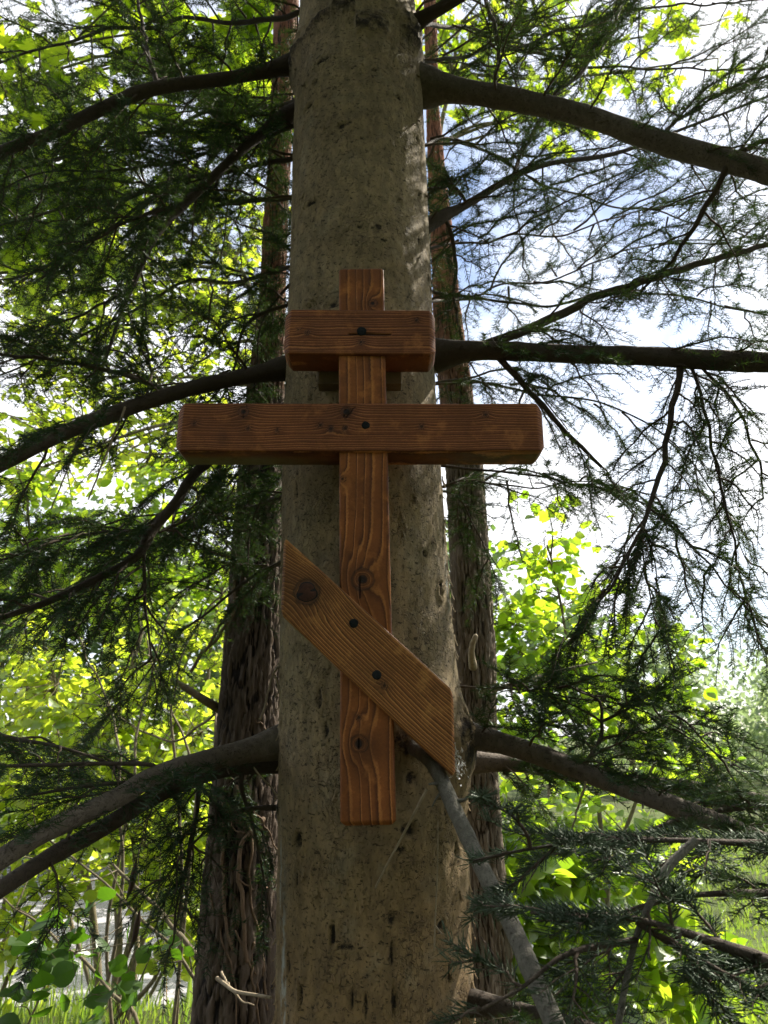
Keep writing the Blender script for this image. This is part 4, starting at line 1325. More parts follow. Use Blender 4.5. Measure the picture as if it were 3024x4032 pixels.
# --- near twigs at the lower lawn side, on a limb that comes past the camera
near = dict(spacing=0.056, L=0.18, droop=0.25, shoot=0.065, sspace=0.028, dens=720, nlen=0.0260, nwid=0.0018, bare=0.08, start=0.02, nstart=0.1, nb=6, ang=50, tw=1.1)
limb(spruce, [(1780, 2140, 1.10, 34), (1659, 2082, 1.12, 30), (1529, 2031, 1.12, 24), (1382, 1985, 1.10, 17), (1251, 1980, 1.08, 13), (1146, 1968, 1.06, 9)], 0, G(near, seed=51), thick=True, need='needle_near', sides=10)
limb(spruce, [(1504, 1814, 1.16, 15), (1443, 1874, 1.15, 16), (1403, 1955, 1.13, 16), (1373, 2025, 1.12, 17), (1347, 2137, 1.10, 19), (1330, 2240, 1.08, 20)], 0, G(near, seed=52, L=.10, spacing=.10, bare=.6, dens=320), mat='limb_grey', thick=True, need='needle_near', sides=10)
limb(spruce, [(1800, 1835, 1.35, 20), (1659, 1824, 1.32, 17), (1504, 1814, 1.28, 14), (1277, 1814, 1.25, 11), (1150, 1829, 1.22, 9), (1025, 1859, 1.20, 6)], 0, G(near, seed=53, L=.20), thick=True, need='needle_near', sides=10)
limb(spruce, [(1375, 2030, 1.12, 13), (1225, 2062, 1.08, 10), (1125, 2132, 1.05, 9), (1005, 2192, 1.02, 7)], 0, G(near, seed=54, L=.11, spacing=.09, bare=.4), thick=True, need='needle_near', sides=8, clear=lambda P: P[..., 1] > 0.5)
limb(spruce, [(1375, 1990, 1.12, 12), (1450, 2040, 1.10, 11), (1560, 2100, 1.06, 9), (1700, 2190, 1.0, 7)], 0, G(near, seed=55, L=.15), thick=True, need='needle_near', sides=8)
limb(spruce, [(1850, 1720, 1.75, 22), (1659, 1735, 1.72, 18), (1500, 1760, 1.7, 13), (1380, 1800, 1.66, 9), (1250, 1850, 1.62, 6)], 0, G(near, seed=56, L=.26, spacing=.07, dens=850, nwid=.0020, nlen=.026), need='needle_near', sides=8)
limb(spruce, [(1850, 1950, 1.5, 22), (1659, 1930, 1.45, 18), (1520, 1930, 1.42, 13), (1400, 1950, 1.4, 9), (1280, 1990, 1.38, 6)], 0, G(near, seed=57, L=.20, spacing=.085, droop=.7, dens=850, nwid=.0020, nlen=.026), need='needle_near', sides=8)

# dry bits: straws, bleached twig, spider silk
acc = Acc()
acc.tube(smooth_poly([at(922, 1705, 1.70), at(895, 1757, 1.72), at(862, 1820, 1.74), at(836, 1868, 1.76), at(811, 1918, 1.78)], 14), np.linspace(.0034, .0022, 14), 6, .1)
acc.build('dry_twig', M['dry'], spruce)
acc = Acc()
acc.tube(smooth_poly([at(946, 1775, 1.81), at(945, 1880, 1.80), at(940, 1990, 1.79), at(938, 2052, 1.785)], 14), np.linspace(.0013, .0018, 14), 5)
acc.tube(smooth_poly([at(939, 1998, 1.79), at(945, 2005, 1.785), at(955, 2018, 1.78)], 5), np.full(5, .0016), 5)
acc.build('dry_twig', M['dry'], spruce)
for pl, r0 in (([(562, 1556, 2.0), (575, 1510, 2.02), (588, 1460, 2.05), (620, 1415, 2.0)], .0032), ([(594, 1460, 2.05), (603, 1500, 2.05), (612, 1560, 2.06)], .003),
               ([(470, 2115, 2.4), (495, 2132, 2.3), (520, 2145, 2.2), (585, 2153, 2.1)], .006), ([(495, 2134, 2.3), (520, 2160, 2.25), (548, 2172, 2.2)], .003), ([(478, 2100, 2.4), (497, 2134, 2.3)], .004),
               ([(545, 1660, 2.0), (600, 1720, 2.0), (648, 1790, 2.0)], .0025), ([(180, 900, 1.86), (150, 1000, 1.88), (110, 1100, 1.9)], .003), ([(270, 880, 1.86), (225, 990, 1.85), (190, 1080, 1.86)], .0035),
               ([(1265, 1690, 1.80), (1250, 1740, 1.8), (1235, 1790, 1.8)], .003)):
    acc = Acc()
    P = smooth_poly([at(*q) for q in pl], 10)
    acc.tube(P + 0.004 * np.array([[vn(i * .7, r0 * 900, k) for k in range(3)] for i in range(10)]).reshape(10, 3), np.linspace(r0, r0 * .6, 10), 6)
    acc.build('dry_twig', M['dry'], spruce)
# spider silk caught between the slanted board and the trunk
r_ = np.random.default_rng(5)
a_ = at(990, 1655, 1.80)
V, T = [], []
for k in range(120):
    p = a_ + r_.normal(size=3) * np.array([.008, .02, .014])
    q = p + r_.normal(size=3) * np.array([.004, .012, .009])
    m = (p + q) / 2 + r_.normal(size=3) * .002
    V += [p, q, m]
    T.append((3 * k, 3 * k + 1, 3 * k + 2))
web = mk('spider_silk', np.array(V), [T], M['web'], base=a_)
tag(web, 'white tuft of spider silk between slanted board and trunk', 'cobweb', kind='stuff')

# bare vines on the pond-side pine
vine = thing('bare_vine', (float(AXL(0.1)[0]), 2.9, float(ground_z(-.75, 2.9))), 'bare brown climbing vine stems on the rough dark pine', 'vine')
Zv = lambda x, y: ((750 + x * .919) / S, (2000 + y * .919) / S)
for pl, w in (([(185, 310), (190, 400), (165, 480), (110, 560), (40, 630), (0, 700)], 9), ([(180, 1900), (150, 1780), (140, 1560), (140, 1340), (150, 1200)], 9), ([(235, 1950), (225, 1720), (207, 1560), (215, 1460), (250, 1400), (320, 1330)], 12),
              ([(310, 1990), (300, 1850), (258, 1690), (255, 1560), (262, 1420), (235, 1260), (200, 1190)], 8), ([(330, 2150), (310, 1990), (305, 1850), (300, 1700)], 8), ([(310, 1650), (345, 1590), (330, 1540)], 5), ([(195, 1590), (250, 1620), (310, 1650)], 4),
              ([(180, 1320), (180, 1370), (210, 1390), (250, 1390)], 4), ([(270, 2200), (290, 2060), (240, 1910), (190, 1810)], 6), ([(300, 2212), (270, 2080), (265, 1950), (270, 1860)], 7), ([(60, 620), (120, 520), (200, 380)], 8), ([(230, 1260), (300, 1330), (370, 1470)], 4), ([(275, 905), (310, 930), (325, 960)], 4), ([(200, 2212), (190, 2040), (140, 1860), (80, 1640)], 5)):
    W = []
    for x, y in pl:
        xx, yy = Zv(x, y)
        z = at(xx, yy, 2.95)[2]
        ax_, ay_, ar_ = AXL(z)
        off = at(xx, yy, 2.95)[0] - ax_
        Yv = 3.1 - math.sqrt(max(ar_ ** 2 - min(off * off, (0.93 * ar_) ** 2), 0)) - 0.012
        W.append((*at(xx, yy, Yv), rad_at(w, xx, yy, Yv)))
    C = smooth_poly(W, 26)
    acc = Acc()
    acc.tube(C[:, :3] + 0.006 * np.stack([vn(np.arange(26) * .45, 0 * C[:, 0] + k, 0 * C[:, 0] + C[0, 2] * 5) for k in range(3)], 1), C[:, 3] * .8, 7, .12)
    acc.build('stem', M['vine'], vine, smooth=True)
acc = Acc()

# ------------------------------------------------------------------ leafy plants
def oval_template(n=5, fold=0.18, curl=0.10, wid=0.30, tipy=0.0):
    t = np.linspace(0, 1, n + 1)
    w = wid * np.sin(np.pi * t ** 0.8) ** 0.85
    w[0] = 0.02
    w[-1] = 0.0
    V, F = [], []
    for i in range(n + 1):
        z = -curl * (t[i] - 0.3) ** 2 * 2
        V += [(t[i], -w[i], z + fold * w[i]), (t[i], 0, z), (t[i], w[i], z + fold * w[i])]
    for i in range(n):
        a = 3 * i
        F += [(a, a + 3, a + 4, a + 1), (a + 1, a + 4, a + 5, a + 2)]
    return np.array(V), np.array(F)


def diamond_template():
    V = np.array([(0, 0, 0), (0.45, -0.33, 0.06), (1, 0, -0.06), (0.45, 0.33, 0.06), (0.5, 0, 0)])
    F = np.array([(0, 1, 4), (1, 2, 4), (2, 3, 4), (3, 0, 4)])
    return V, F


def maple_template():
    o = [(0.02, 0.04), (-0.10, 0.30), (0.10, 0.28), (0.06, 0.52), (0.22, 0.44), (0.36, 0.62), (0.42, 0.40), (0.44, 0.22), (0.62, 0.30), (0.66, 0.16), (0.82, 0.15), (1.0, 0.0)]
    pts = o + [(x, -y) for x, y in o[-2::-1]]
    V = [(0.34, 0, 0.0)] + [(x, y, 0.10 * abs(y) - 0.10 * x * x) for x, y in pts]
    F = [(0, i + 1, i + 2) for i in range(len(pts) - 1)] + [(0, len(pts), 1)]
    return np.array(V), np.array(F)


TPL = {'oval': oval_template(), 'diamond': diamond_template(), 'maple': maple_template()}
TPL['broad'] = oval_template(5, 0.12, 0.14, 0.42)


def frames(d, up):
    x = nrm(d)
    z = up - x * np.sum(up * x, 1, keepdims=True)
    z = nrm(z)
    y = np.cross(z, x)
    return x, y, z


def leaf_mesh(tpl, pos, d, up, sc):
    V0, F0 = TPL[tpl]
    x, y, z = frames(d, up)
    V = pos[:, None, :] + sc[:, None, None] * (V0[None, :, 0:1] * x[:, None, :] + V0[None, :, 1:2] * y[:, None, :] + V0[None, :, 2:3] * z[:, None, :])
    n, k = len(pos), len(V0)
    F = (np.arange(n) * k)[:, None, None] + F0[None]
    return V.reshape(-1, 3), F.reshape(-1, F0.shape[1])


LEAF_ME = {}


def leaf_objects(t, tpl, mat, pos, d, up, sc):
    key = (tpl, mat)
    if key not in LEAF_ME:
        V0, F0 = TPL[tpl]
        me = bpy.data.meshes.new('leaf')
        me.from_pydata([tuple(v) for v in V0], [], [tuple(int(i) for i in f) for f in F0])
        me.materials.append(M[mat])
        LEAF_ME[key] = me
    me = LEAF_ME[key]
    x, y, z = frames(d, up)
    for i in range(len(pos)):
        o = bpy.data.objects.new('leaf', me)
        COL.objects.link(o)
        o.parent = t
        m = Matrix(((x[i, 0], y[i, 0], z[i, 0], 0), (x[i, 1], y[i, 1], z[i, 1], 0), (x[i, 2], y[i, 2], z[i, 2], 0), (0, 0, 0, 1)))
        m = Matrix.Translation(Vector(pos[i] - np.array(t['_b']))) @ m @ Matrix.Scale(float(sc[i]), 4)
        o.matrix_basis = m


def leafy(name, label, cat, base, blobs, tpl, mat, leaf, per_twig, seed, singles=120, stem_r=0.02, stem_mat='shrub_stem', group=None, twig_len=0.30, flat=1.0, stems=3, hang=0.3, mass='leaves', trunk=None):
    """Shrub or tree: stems rise from base to each blob (centre, radius, twigs); twigs fill the blob, leaves sit along the twigs."""
    r = np.random.default_rng(seed)
    base = np.asarray(base, float)
    t = thing(name, base, label, cat, group)
    wood, fine = [], Acc()
    TP, TD = [], []
    cs = np.array([np.asarray(q[0], float) for q in blobs])
    mains = []
    if trunk is not None:
        tops = [np.asarray(trunk, float)]
    else:
        od = [int(np.argmax(np.linalg.norm(cs - base, axis=1)))]
        while len(od) < min(stems, len(cs)):
            od.append(int(np.argmax(np.min([np.linalg.norm(cs - cs[q], axis=1) for q in od], axis=0))))
        tops = [cs[q] for q in od]
    for k, e in enumerate(tops):
        st = base + r.normal(size=3) * np.array([.06, .06, 0]) * (0 if trunk is not None else 1)
        L_ = np.linalg.norm(e - st)
        mid = st * .5 + e * .5 + r.normal(size=3) * np.array([.05, .05, .02]) * L_
        P = smooth_poly([st, st * .75 + mid * .25 + np.array([0, 0, .06 * L_]), mid, e], 34)
        P = P + (.012 * L_ / 2) * np.stack([vn(np.arange(34) * .35, 0 * P[:, 0] + q, 0 * P[:, 0] + seed + k) for q in range(3)], 1)
        a = Acc()
        a.tube(P, np.linspace(stem_r, stem_r * .35, 34), 8, .1)
        wood.append(a)
        mains.append(P[8:])
    mp = np.concatenate(mains)
    for bi, (c, rad, nt) in enumerate(blobs):
        c = np.asarray(c, float)
        limbs = []
        for k in range(2):
            e = c + nrm(r.normal(size=3)) * rad * 0.6
            cost = np.linalg.norm(mp - e, axis=1) + 1.5 * np.maximum(0, mp[:, 2] - e[2] + .25 * rad) + r.uniform(0, .2, len(mp))
            st = mp[int(np.argmin(cost))]
            L_ = np.linalg.norm(e - st)
            P = smooth_poly([st, (st * .6 + e * .4) + np.array([0, 0, .05 * L_]) + r.normal(size=3) * .05 * L_, e], 16)
            a = Acc()
            a.tube(P, np.linspace(stem_r * .34, stem_r * .14, 16), 6, .1)
            wood.append(a)
            limbs.append(P[4:])
        allp = np.concatenate(limbs)
        tips = c + nrm(r.normal(size=(nt, 3))) * (rad * r.uniform(0.25, 1.0, (nt, 1)) ** 0.6)
        for q in tips:
            dd = np.linalg.norm(allp - q, axis=1)
            j = np.argmin(dd + r.uniform(0, 0.25 * rad, len(dd)))
            s0 = allp[j]
            v = q - s0
            L_ = np.linalg.norm(v)
            if L_ > 1.6 * twig_len:
                s1 = q - v / L_ * twig_len * 1.5
                fine.tubes(np.stack([s0, (s0 + s1) / 2 + r.normal(size=3) * .03 * L_, s1])[None], np.array([[stem_r * .22, stem_r * .18, stem_r * .14]]), 4)
            else:
                s1 = s0
            P = np.stack([s1, (s1 + q) / 2 + r.normal(size=3) * .12 * twig_len, q])
            fine.tubes(P[None], np.array([[stem_r * .14, stem_r * .11, stem_r * .06]]), 3)
            u = np.linspace(0.25, 1.0, per_twig)
            pp = np.stack([np.interp(u, [0, .5, 1], P[:, k]) for k in range(3)], 1)
            td = nrm(q - s1 + 1e-6)
            TP.append(pp)
            sd = nrm(np.cross(td, [0, 0, 1]) + 1e-6)
            sg = np.where(np.arange(per_twig) % 2 == 0, 1, -1)[:, None]
            D = nrm(td * 0.5 + sd * sg * 0.85 + r.normal(size=(per_twig, 3)) * 0.35 + np.array([0, 0, -hang]))
            D[-1] = nrm(td + np.array([0, 0, -hang]))
            TD.append(D)
    pos = np.concatenate(TP)
    d = np.concatenate(TD)
    n = len(pos)
    up = nrm(np.array([0, 0, 1.0]) * flat + r.normal(size=(n, 3)) * 0.55)
    sc = leaf * r.uniform(0.40, 1.30, n)
    pos = pos + d * (leaf * 0.15)
    for a in wood:
        a.build('stem', M[stem_mat], t, smooth=True)
    fine.build('twigs', M[stem_mat], t, kind='stuff')
    x, y, zc = to_px(pos)
    inv = (x > 0) & (x < 1659) & (y > 0) & (y < 2212)
    size = np.where(inv, sc / zc, 0)
    o = np.argsort(-size)[:singles]
    o = o[size[o] > 0]
    if len(o):
        leaf_objects(t, tpl, mat, pos[o], d[o], up[o], sc[o])
    keep = np.ones(n, bool)
    keep[o] = False
    if keep.any():
        V, F = leaf_mesh(tpl, pos[keep], d[keep], up[keep], sc[keep])
        mk(mass, V, [F], M[mat], t, kind='stuff')
    return t


def gbase(x, Y):
    return np.array([x, Y, float(ground_z(x, Y)) - 0.03])


def B(x, y, Y, rad, n):
    return (at(x, y, Y), rad, n)


# shrub on the lawn side of the spruce
leafy('leafy_shrub', 'bright green oval-leaved shrub behind the pale pine at the lawn', 'shrub', gbase(1.15, 4.3),
      [B(1180, 1180, 4.3, .42, 25), B(1130, 1340, 4.2, .42, 33), B(1260, 1440, 4.3, .46, 33), B(1400, 1430, 4.4, .36, 25), B(1110, 1490, 4.1, .34, 25), B(1290, 1290, 4.5, .34, 16), B(1290, 1580, 4.3, .46, 31), B(1480, 1500, 4.5, .26, 11), B(1110, 1620, 4.2, .3, 16)],
      'broad', 'leaf_g', .076, 7, 101, 150, .017, twig_len=.34, flat=.8)
leafy('leafy_shrub', 'low green shrub below the lowest lawn-side branch of the spruce', 'shrub', gbase(0.9, 3.6),
      [B(1160, 1830, 3.7, .34, 60), B(1200, 2000, 3.6, .40, 70), B(1120, 2120, 3.5, .3, 46), B(1350, 1920, 3.7, .38, 56), B(1330, 2110, 3.6, .36, 50), B(1500, 2120, 3.7, .3, 36), B(1130, 1930, 3.4, .18, 22)],
      'broad', 'leaf_g', .082, 7, 102, 150, .013, twig_len=.30, flat=.6)
# pond side understory
leafy('leafy_shrub', 'yellow-green sunlit shrub leaning over the pond bank beside the dark pine', 'shrub', gbase(-1.6, 5.2),
      [B(330, 1500, 5.4, .55, 49), B(420, 1370, 5.6, .5, 43), B(230, 1600, 5.2, .55, 49), B(400, 1620, 5.2, .5, 49), B(330, 1760, 5.1, .5, 55), B(420, 1880, 5.0, .36, 34), B(230, 1830, 5.3, .36, 27), B(440, 1740, 5.0, .3, 31), B(390, 2010, 5.0, .28, 22)],
      'broad', 'leaf_y', .085, 7, 103, 150, .020, twig_len=.36, flat=.7)
leafy('leafy_shrub', 'yellow-green shrub at the pond corner furthest from the cross', 'shrub', gbase(-2.6, 5.4),
      [B(60, 1560, 5.6, .6, 49), B(130, 1430, 5.8, .6, 49), B(60, 1700, 5.4, .5, 43), B(170, 1680, 5.5, .5, 40), B(40, 1880, 5.3, .36, 31), B(140, 1940, 5.2, .34, 22), B(50, 2020, 5.1, .36, 28)],
      'oval', 'leaf_y', .090, 7, 104, 140, .020, twig_len=.36, flat=.7)
leafy('young_tree', 'slender young green tree between the pond shrubs and the spruce twigs', 'tree', gbase(-2.2, 6.8),
      [B(400, 1180, 7.0, .62, 66), B(280, 1270, 7.2, .7, 80), B(120, 1240, 7.2, .75, 80), B(210, 1110, 7.3, .6, 50), B(60, 1080, 7.2, .6, 44), B(350, 1060, 7.4, .5, 40), B(470, 1290, 6.8, .45, 46)],
      'oval', 'leaf_g', .11, 7, 105, 110, .035, twig_len=.45, flat=.7)
leafy('maple_tree', 'maple with large lobed sunlit leaves above the pond-side branches', 'tree', gbase(-2.9, 4.6),
      [B(130, 320, 4.3, .55, 34), B(60, 180, 4.3, .5, 30), B(210, 440, 4.5, .4, 22), B(300, 60, 4.4, .5, 26), B(470, 110, 4.6, .5, 28), B(560, 60, 4.5, .4, 24), B(540, 230, 4.7, .4, 22), B(140, 520, 4.5, .5, 24), B(30, 420, 4.3, .5, 24), B(400, 300, 4.9, .5, 18)],
      'maple', 'leaf_m', .17, 5, 106, 140, .045, twig_len=.45, flat=.8, hang=.5, trunk=at(-60, 200, 4.5))
leafy('broadleaf_tree', 'tall yellow-green broadleaf tree far behind the pond-side spruce branches', 'tree', gbase(0.15, 8.2),
      [B(240, 640, 9.0, 1.0, 60), B(100, 720, 9.2, 1.1, 66), B(390, 620, 9.0, .9, 50), B(360, 770, 9.2, .9, 40), B(160, 860, 9.4, 1.0, 50), B(300, 960, 9.2, .9, 50), B(60, 980, 9.4, 1.0, 50), B(440, 920, 9.0, .8, 44), B(520, 720, 9.0, .8, 46), B(480, 480, 9.3, 1.0, 44), B(300, 500, 9.4, .9, 36), B(540, 1080, 8.6, .6, 34), B(30, 600, 9.4, 1.0, 50)],
      'oval', 'leaf_y', .15, 8, 107, 100, .09, twig_len=.6, flat=.7, trunk=at(500, 560, 9.3))
leafy('broadleaf_tree', 'green broadleaf tree whose crown shows above the lawn-side spruce limb', 'tree', gbase(1.25, 8.7),
      [B(1030, 130, 8.5, 1.0, 18), B(1180, 60, 8.6, 1.1, 23), B(1350, 60, 8.6, 1.1, 23), B(1480, 110, 8.8, .9, 15), B(1240, 200, 8.6, .9, 13), B(1000, 30, 8.5, .9, 18), B(1080, 250, 8.5, .6, 7)],
      'maple', 'leaf_m', .20, 6, 108, 80, .08, twig_len=.6, flat=.7, trunk=at(985, 60, 8.6))

leafy('leafy_shrub', 'sunlit shrub behind the reeds, seen under the lowest pond-side limb', 'shrub', gbase(-2.2, 6.9),
      [B(300, 1700, 7.0, .6, 44), B(150, 1800, 7.0, .55, 40), B(420, 1800, 6.9, .5, 40), B(60, 1650, 7.1, .6, 40), B(220, 1560, 7.2, .6, 44), B(400, 1480, 7.0, .6, 44), B(450, 1660, 6.8, .45, 36), B(60, 1480, 7.3, .6, 40), B(330, 1890, 6.8, .4, 30), B(450, 1950, 6.7, .35, 26)],
      'oval', 'leaf_y', .105, 7, 111, 100, .022, twig_len=.40, flat=.7)
leafy('leafy_shrub', 'leafy green bush on the lawn behind the lowest spruce sprays', 'shrub', gbase(2.1, 6.6),
      [B(1180, 1760, 6.5, .55, 40), B(1320, 1720, 6.7, .6, 44), B(1450, 1720, 6.8, .5, 36), B(1250, 1900, 6.4, .5, 40), B(1400, 1860, 6.6, .5, 36), B(1180, 2040, 6.3, .4, 30), B(1520, 1640, 7.0, .4, 24), B(1330, 2040, 6.4, .4, 26)],
      'oval', 'leaf_g', .105, 7, 112, 110, .020, twig_len=.40, flat=.7)

# dark sapling right at the lower pond-side corner
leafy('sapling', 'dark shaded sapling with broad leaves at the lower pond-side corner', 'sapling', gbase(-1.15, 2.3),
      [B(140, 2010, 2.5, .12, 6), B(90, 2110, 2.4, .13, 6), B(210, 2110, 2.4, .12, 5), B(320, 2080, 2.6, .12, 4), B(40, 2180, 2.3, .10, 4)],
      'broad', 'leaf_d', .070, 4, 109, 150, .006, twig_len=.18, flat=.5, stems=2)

# arching bare stems in the understory
r_ = np.random.default_rng(77)
for k, pl in enumerate(([(480, 2212, 3.4), (400, 2080, 3.4), (280, 1960, 3.5), (170, 1860, 3.6), (60, 1780, 3.7)], [(300, 2212, 3.2), (200, 2090, 3.3), (80, 1990, 3.4), (-20, 1930, 3.5)],
                        [(430, 1700, 4.2), (380, 1560, 4.3), (330, 1430, 4.4), (300, 1330, 4.5)], [(470, 1540, 4.0), (380, 1600, 4.2), (280, 1560, 4.4), (200, 1500, 4.5)], [(290, 1700, 4.2), (300, 1570, 4.3), (340, 1400, 4.4), (390, 1290, 4.5), (470, 1230, 4.6)],
                        [(520, 1240, 4.2), (440, 1330, 4.3), (390, 1440, 4.3), (370, 1560, 4.3)], [(260, 1660, 4.0), (240, 1540, 4.1), (180, 1400, 4.2), (140, 1300, 4.3)], [(240, 1870, 3.8), (330, 1950, 3.7), (420, 2060, 3.6), (470, 2212, 3.5)])):
    W = np.array([at(*q) for q in pl])
    g0 = W[0] if W[0][2] < W[-1][2] else W[-1]
    C = smooth_poly(W, 24)
    if C[0, 2] > C[-1, 2]:
        C = C[::-1]
    foot = gbase(C[0, 0] + r_.uniform(-.15, .15), C[0, 1] + .1)
    C = np.vstack([smooth_poly([foot, (foot + C[0]) / 2 + r_.normal(size=3) * .05, C[0]], 12)[:-1], C])
    t = thing('bare_sapling', foot, ['long arching brown stem crossing the pond corner below the lowest branches', 'thin bowed brown stem in front of the pond water', 'upright bare stem beside the drooping twigs', 'bare stem bending toward the dark pine trunk', 'tall bowed bare stem beneath the kinked spruce branch', 'bare stem curving down from the dark pine', 'slim bare stem among the yellow-green leaves', 'pale thick leaning stem above the pond reeds'][k], 'stem', 'bare stems in the pond-side understory')
    acc = Acc()
    n = len(C)
    acc.tube(C + 0.012 * np.stack([vn(np.arange(n) * .4, 0 * C[:, 0] + q, 0 * C[:, 0] + k * 5) for q in range(3)], 1), np.linspace(.013, .004, n) * (1.5 if k == 7 else .8), 7, .1)
    acc.build('stalk', M['shrub_stem'], t, smooth=True)
    acc = Acc()
    for j in range(9):
        i = int(r_.integers(12, n - 1))
        e = C[i] + nrm(r_.normal(size=3) + np.array([0, 0, .5])) * r_.uniform(.10, .3)
        acc.tubes(np.stack([C[i], (C[i] + e) / 2 + r_.normal(size=3) * .015, e])[None], np.array([[.0035, .0028, .0016]]), 4)
    acc.build('side_twigs', M['shrub_stem'], t, kind='stuff')

# two curled dead leaves hanging over the pond
for (x, y, lab) in ((287, 1900, 'small curled dark dead leaf hanging near the pond bank, upper of two'), (294, 2010, 'curled dark dead leaf hanging by the sapling, lower of two')):
    p = at(x, y, 2.3)
    acc = Acc()
    h = .055
    P = smooth_poly([p + np.array([.006, 0, h]), p + np.array([0, 0, .01]), p + np.array([-.004, .003, -.02]), p + np.array([-.014, 0, -h])], 12)
    acc.tube(P, np.array([.001, .003, .006, .008, .009, .009, .0085, .008, .007, .005, .003, .001]), 7, .5)
    Q = smooth_poly([p + np.array([.006, 0, h]), p + np.array([.012, 0, h + .06]), p + np.array([.01, .01, h + .17])], 8)
    acc.tube(Q, np.full(8, .0010), 4)
    o = acc.build('dead_leaf', M['dead_leaf'], None, base=p)
    tag(o, lab, 'leaf')

# ------------------------------------------------------------------ reeds, grass, far trees
def reed_clump(x, Y, n, seed, label, dry=0):
    r = np.random.default_rng(seed)
    b = gbase(x, Y)
    t = thing('reed_clump', b, label, 'reeds', 'reeds on the pond bank')
    for k in range(n):
        f = b + np.array([r.normal(0, .16), r.normal(0, .16), 0])
        h = r.uniform(.55, 1.25)
        lean = r.normal(size=2) * .18
        wv = nrm(np.array([r.normal(), r.normal(), 0]))
        V, F = [], []
        for i in range(7):
            s = i / 6
            c = f + np.array([lean[0] * s ** 2, lean[1] * s ** 2, h * s * (1 - .08 * s)])
            w = .008 * (1 - s ** 2.2) + .0008
            V += [c - wv * w, c + np.cross(wv, [0, 0, 1]) * w * .35, c + wv * w]
        for i in range(6):
            a = 3 * i
            F += [(a, a + 1, a + 4, a + 3), (a + 1, a + 2, a + 5, a + 4)]
        mk('blade', np.array(V), [F], M['reed_dry' if k < dry else 'reed'], t)


for i, (px, Y, n, dry, lab) in enumerate(((230, 6.4, 16, 2, 'tall green reeds on the pond bank with two orange dry blades'), (300, 6.6, 14, 1, 'green reeds standing nearest the dark pine on the pond bank'), (410, 6.2, 12, 3, 'reeds with three dry blades below the drooping spruce twigs'), (150, 6.3, 9, 0, 'sparse green reeds before the open pond water'), (60, 6.2, 9, 1, 'sparse reeds at the pond corner beside the shrub'))):
    reed_clump(at(px, 2000, Y)[0], Y, n, 200 + i, lab, dry)


def blades(name, n, xr, yr, h0, h1, seed, mat, label=None):
    r = np.random.default_rng(seed)
    x = r.uniform(xr[0], xr[1], n)
    y = yr[0] + (yr[1] - yr[0]) * r.uniform(0, 1, n) ** 1.3
    x = x * (0.25 + y / yr[1])
    ok = (pond_field(x, y) > 1.12) & (np.hypot(x, y - 0.4) + 1.2 * vn(x * .8, y * .8, 0 * x + 3) > 4.6)
    x, y = x[ok], y[ok]
    n = len(x)
    z = ground_z(x, y) - .01
    h = r.uniform(h0, h1, n) * (0.7 + 0.5 * vn(x * 1.5, y * 1.5, 0 * x))
    a = r.uniform(0, 2 * np.pi, n)
    w = np.stack([np.cos(a), np.sin(a), 0 * a], 1) * (0.003 + 0.004 * r.uniform(0, 1, n) * (y / 6 + .4))[:, None]
    p = np.stack([x, y, z], 1)
    ln = np.stack([r.normal(0, .35, n), r.normal(0, .35, n), np.ones(n)], 1)
    m = p + np.stack([ln[:, 0] * h * .25, ln[:, 1] * h * .25, h * .6], 1)
    e = p + np.stack([ln[:, 0] * h * .8, ln[:, 1] * h * .8, h * .95], 1)
    V = np.stack([p - w, p + w, m + w * .75, m - w * .75, e], 1).reshape(-1, 3)
    b = (np.arange(n) * 5)[:, None]
    Q = b + np.array([[0, 1, 2, 3]])
    T = b + np.array([[3, 2, 4]])
    o = mk(name, V, [Q, T], M[mat])
    o['kind'] = 'stuff'
    if label:
        o['label'] = label
        o['category'] = 'grass'
    return o


blades('grass', 70000, (-9, 9), (2.6, 16), .06, .24, 301, 'grass', 'sunlit green grass covering the bank and the lawn')


def far_tree(x, Y, h, rad, seed, mat, label, n=1500, leaf=.26, name='far_tree', group='trees beyond the pond and lawn'):
    r = np.random.default_rng(seed)
    b = gbase(x, Y)
    t = thing(name, b, label, 'tree', group)
    acc = Acc()
    P = smooth_poly([b, b + np.array([.1, 0, h * .4]), b + np.array([r.normal(0, .2), 0, h * .95])], 14)
    acc.tube(P, np.linspace(.16, .03, 14) * h / 8, 7, .1)
    acc.build('trunk', M['shrub_stem'], t)
    lob = [(b + np.array([r.normal(0, .45) * rad, r.normal(0, .4) * rad, h * r.uniform(.18, .92)]), rad * r.uniform(.35, .62)) for _ in range(16)]
    acc = Acc()
    for c, _ in lob:
        j = int(np.clip((c[2] - b[2]) / h * 12 - 2, 1, 12))
        acc.tubes(np.stack([P[j], (P[j] + c) / 2 + np.array([0, 0, .1]), c])[None], np.array([[.05, .035, .015]]) * h / 8, 4)
    acc.build('limbs', M['shrub_stem'], t, kind='stuff')
    which = r.integers(0, len(lob), n)
    c = np.array([l[0] for l in lob])[which]
    q = np.array([l[1] for l in lob])[which]
    pos = c + nrm(r.normal(size=(n, 3))) * (q * r.uniform(.2, 1.05, n) ** .5)[:, None]
    d = nrm(r.normal(size=(n, 3)) + np.array([0, 0, -.5]))
    up = nrm(r.normal(size=(n, 3)) * .6 + np.array([0, 0, 1.0]))
    V, F = leaf_mesh('diamond', pos, d, up, leaf * r.uniform(.5, 1.3, n))
    mk('crown', V, [F], M[mat], t, kind='stuff')


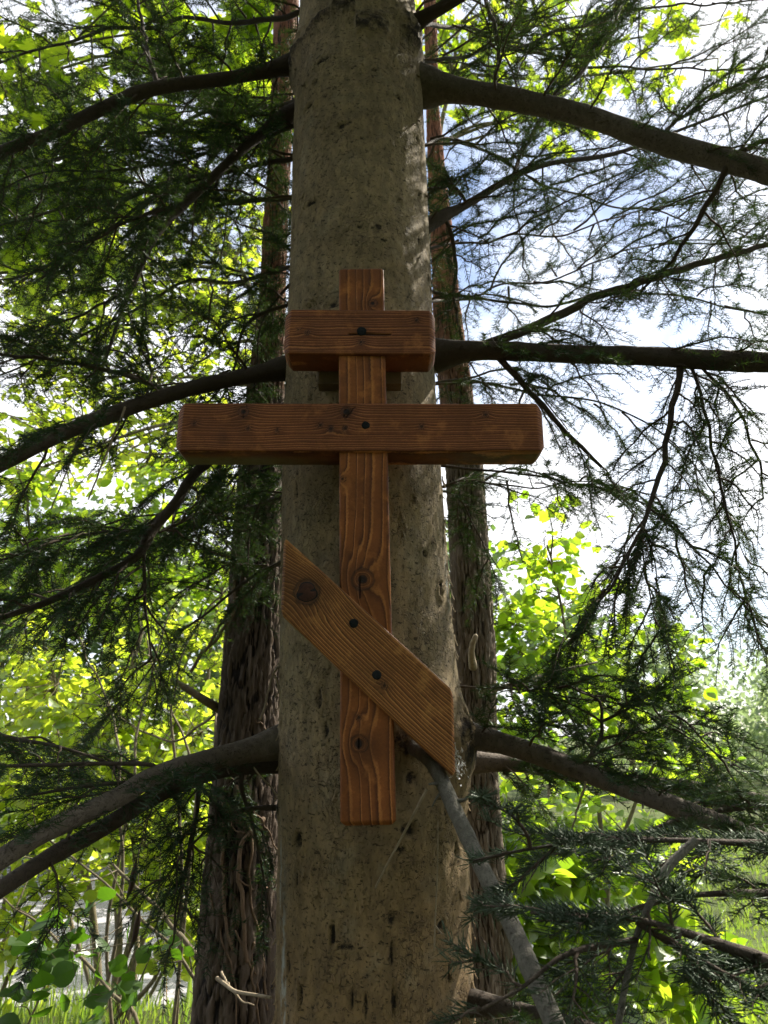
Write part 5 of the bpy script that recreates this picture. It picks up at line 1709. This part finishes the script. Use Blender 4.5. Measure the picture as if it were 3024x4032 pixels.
FAR = [(-13, 17.5, 6.5, 2.6, 'leaf_far', 'dark green tree on the far pond bank, furthest from the cross'), (-9.5, 18.5, 7.5, 2.8, 'leaf_far', 'tall green tree in the middle of the far pond bank'), (-6.0, 17.5, 6.5, 2.6, 'leaf_far', 'rounded green tree on the far pond bank beside the reeds'),
       (-2.8, 18.5, 7.0, 2.6, 'leaf_far', 'green tree far behind the dark pine'), (0.4, 20, 7.0, 2.6, 'leaf_far', 'green tree far behind the wooden cross and its trunk'),
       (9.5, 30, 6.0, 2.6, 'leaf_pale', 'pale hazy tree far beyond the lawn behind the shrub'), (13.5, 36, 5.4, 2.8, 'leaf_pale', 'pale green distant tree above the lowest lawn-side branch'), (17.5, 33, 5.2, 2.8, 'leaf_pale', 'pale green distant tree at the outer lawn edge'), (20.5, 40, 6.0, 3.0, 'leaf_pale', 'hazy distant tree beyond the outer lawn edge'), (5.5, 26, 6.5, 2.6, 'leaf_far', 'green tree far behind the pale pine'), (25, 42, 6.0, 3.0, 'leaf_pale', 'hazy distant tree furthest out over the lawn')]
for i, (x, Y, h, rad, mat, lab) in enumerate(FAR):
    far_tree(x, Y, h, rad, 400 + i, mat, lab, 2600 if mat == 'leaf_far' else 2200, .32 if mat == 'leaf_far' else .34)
# unseen trees added behind the camera to shade the front of trunk and cross
for i, (x, Y, lab) in enumerate(((-6.6, -4.8, 'dark woodland tree behind the viewer at the pond end'), (-2.4, -7.0, 'dark woodland tree behind the viewer, second from the pond end'), (2.2, -6.8, 'dark woodland tree behind the viewer, second from the lawn end'), (6.6, -5.4, 'dark woodland tree behind the viewer at the lawn end'))):
    far_tree(x, Y, 11.0, 3.2, 450 + i, 'leaf_d', lab, 2500, .55, 'woodland_tree', 'trees at the edge of the wood behind the viewer')
# low bushes on the far bank
for i, (x, Y) in enumerate(((-9.5, 16.8), (-7.2, 16.8), (-5.0, 16.6), (-2.8, 16.6))):
    r = np.random.default_rng(500 + i)
    b = gbase(x, Y)
    t = thing('bank_bush', b, ['dark low bush on the far pond bank, furthest from the cross', 'dark low bush on the far pond bank, second from outside', 'dark low bush on the far pond bank above the reeds', 'dark low bush on the far pond bank, nearest the dark pine'][i], 'bush', 'low bushes along the far pond bank')
    n = 900
    q = nrm(r.normal(size=(n, 3))) * (r.uniform(.2, 1, (n, 1)) ** .5) * np.array([1.4, .8, 1.1]) + b + np.array([0, 0, .9])
    V, F = leaf_mesh('diamond', q, nrm(r.normal(size=(n, 3))), nrm(r.normal(size=(n, 3)) * .6 + np.array([0, 0, 1])), .24 * r.uniform(.5, 1.3, n))
    mk('foliage', V, [F], M['leaf_d'], t, kind='stuff')
    acc = Acc()
    for k in range(5):
        e = b + np.array([r.normal(0, .7), r.normal(0, .4), 1.2])
        acc.tubes(np.stack([b, (b + e) / 2, e])[None], np.array([[.03, .02, .01]]), 4)
    acc.build('stems', M['shrub_stem'], t, kind='stuff')

tot = sum(len(o.data.loop_triangles) if False else sum(1 for _ in ()) for o in ())
for o in list(bpy.data.objects):
    if '_b' in o.keys():
        del o['_b']
print('needles', sum(NEED.values()), 'tris', sum(sum(len(p.vertices) - 2 for p in me.polygons) for me in bpy.data.meshes))
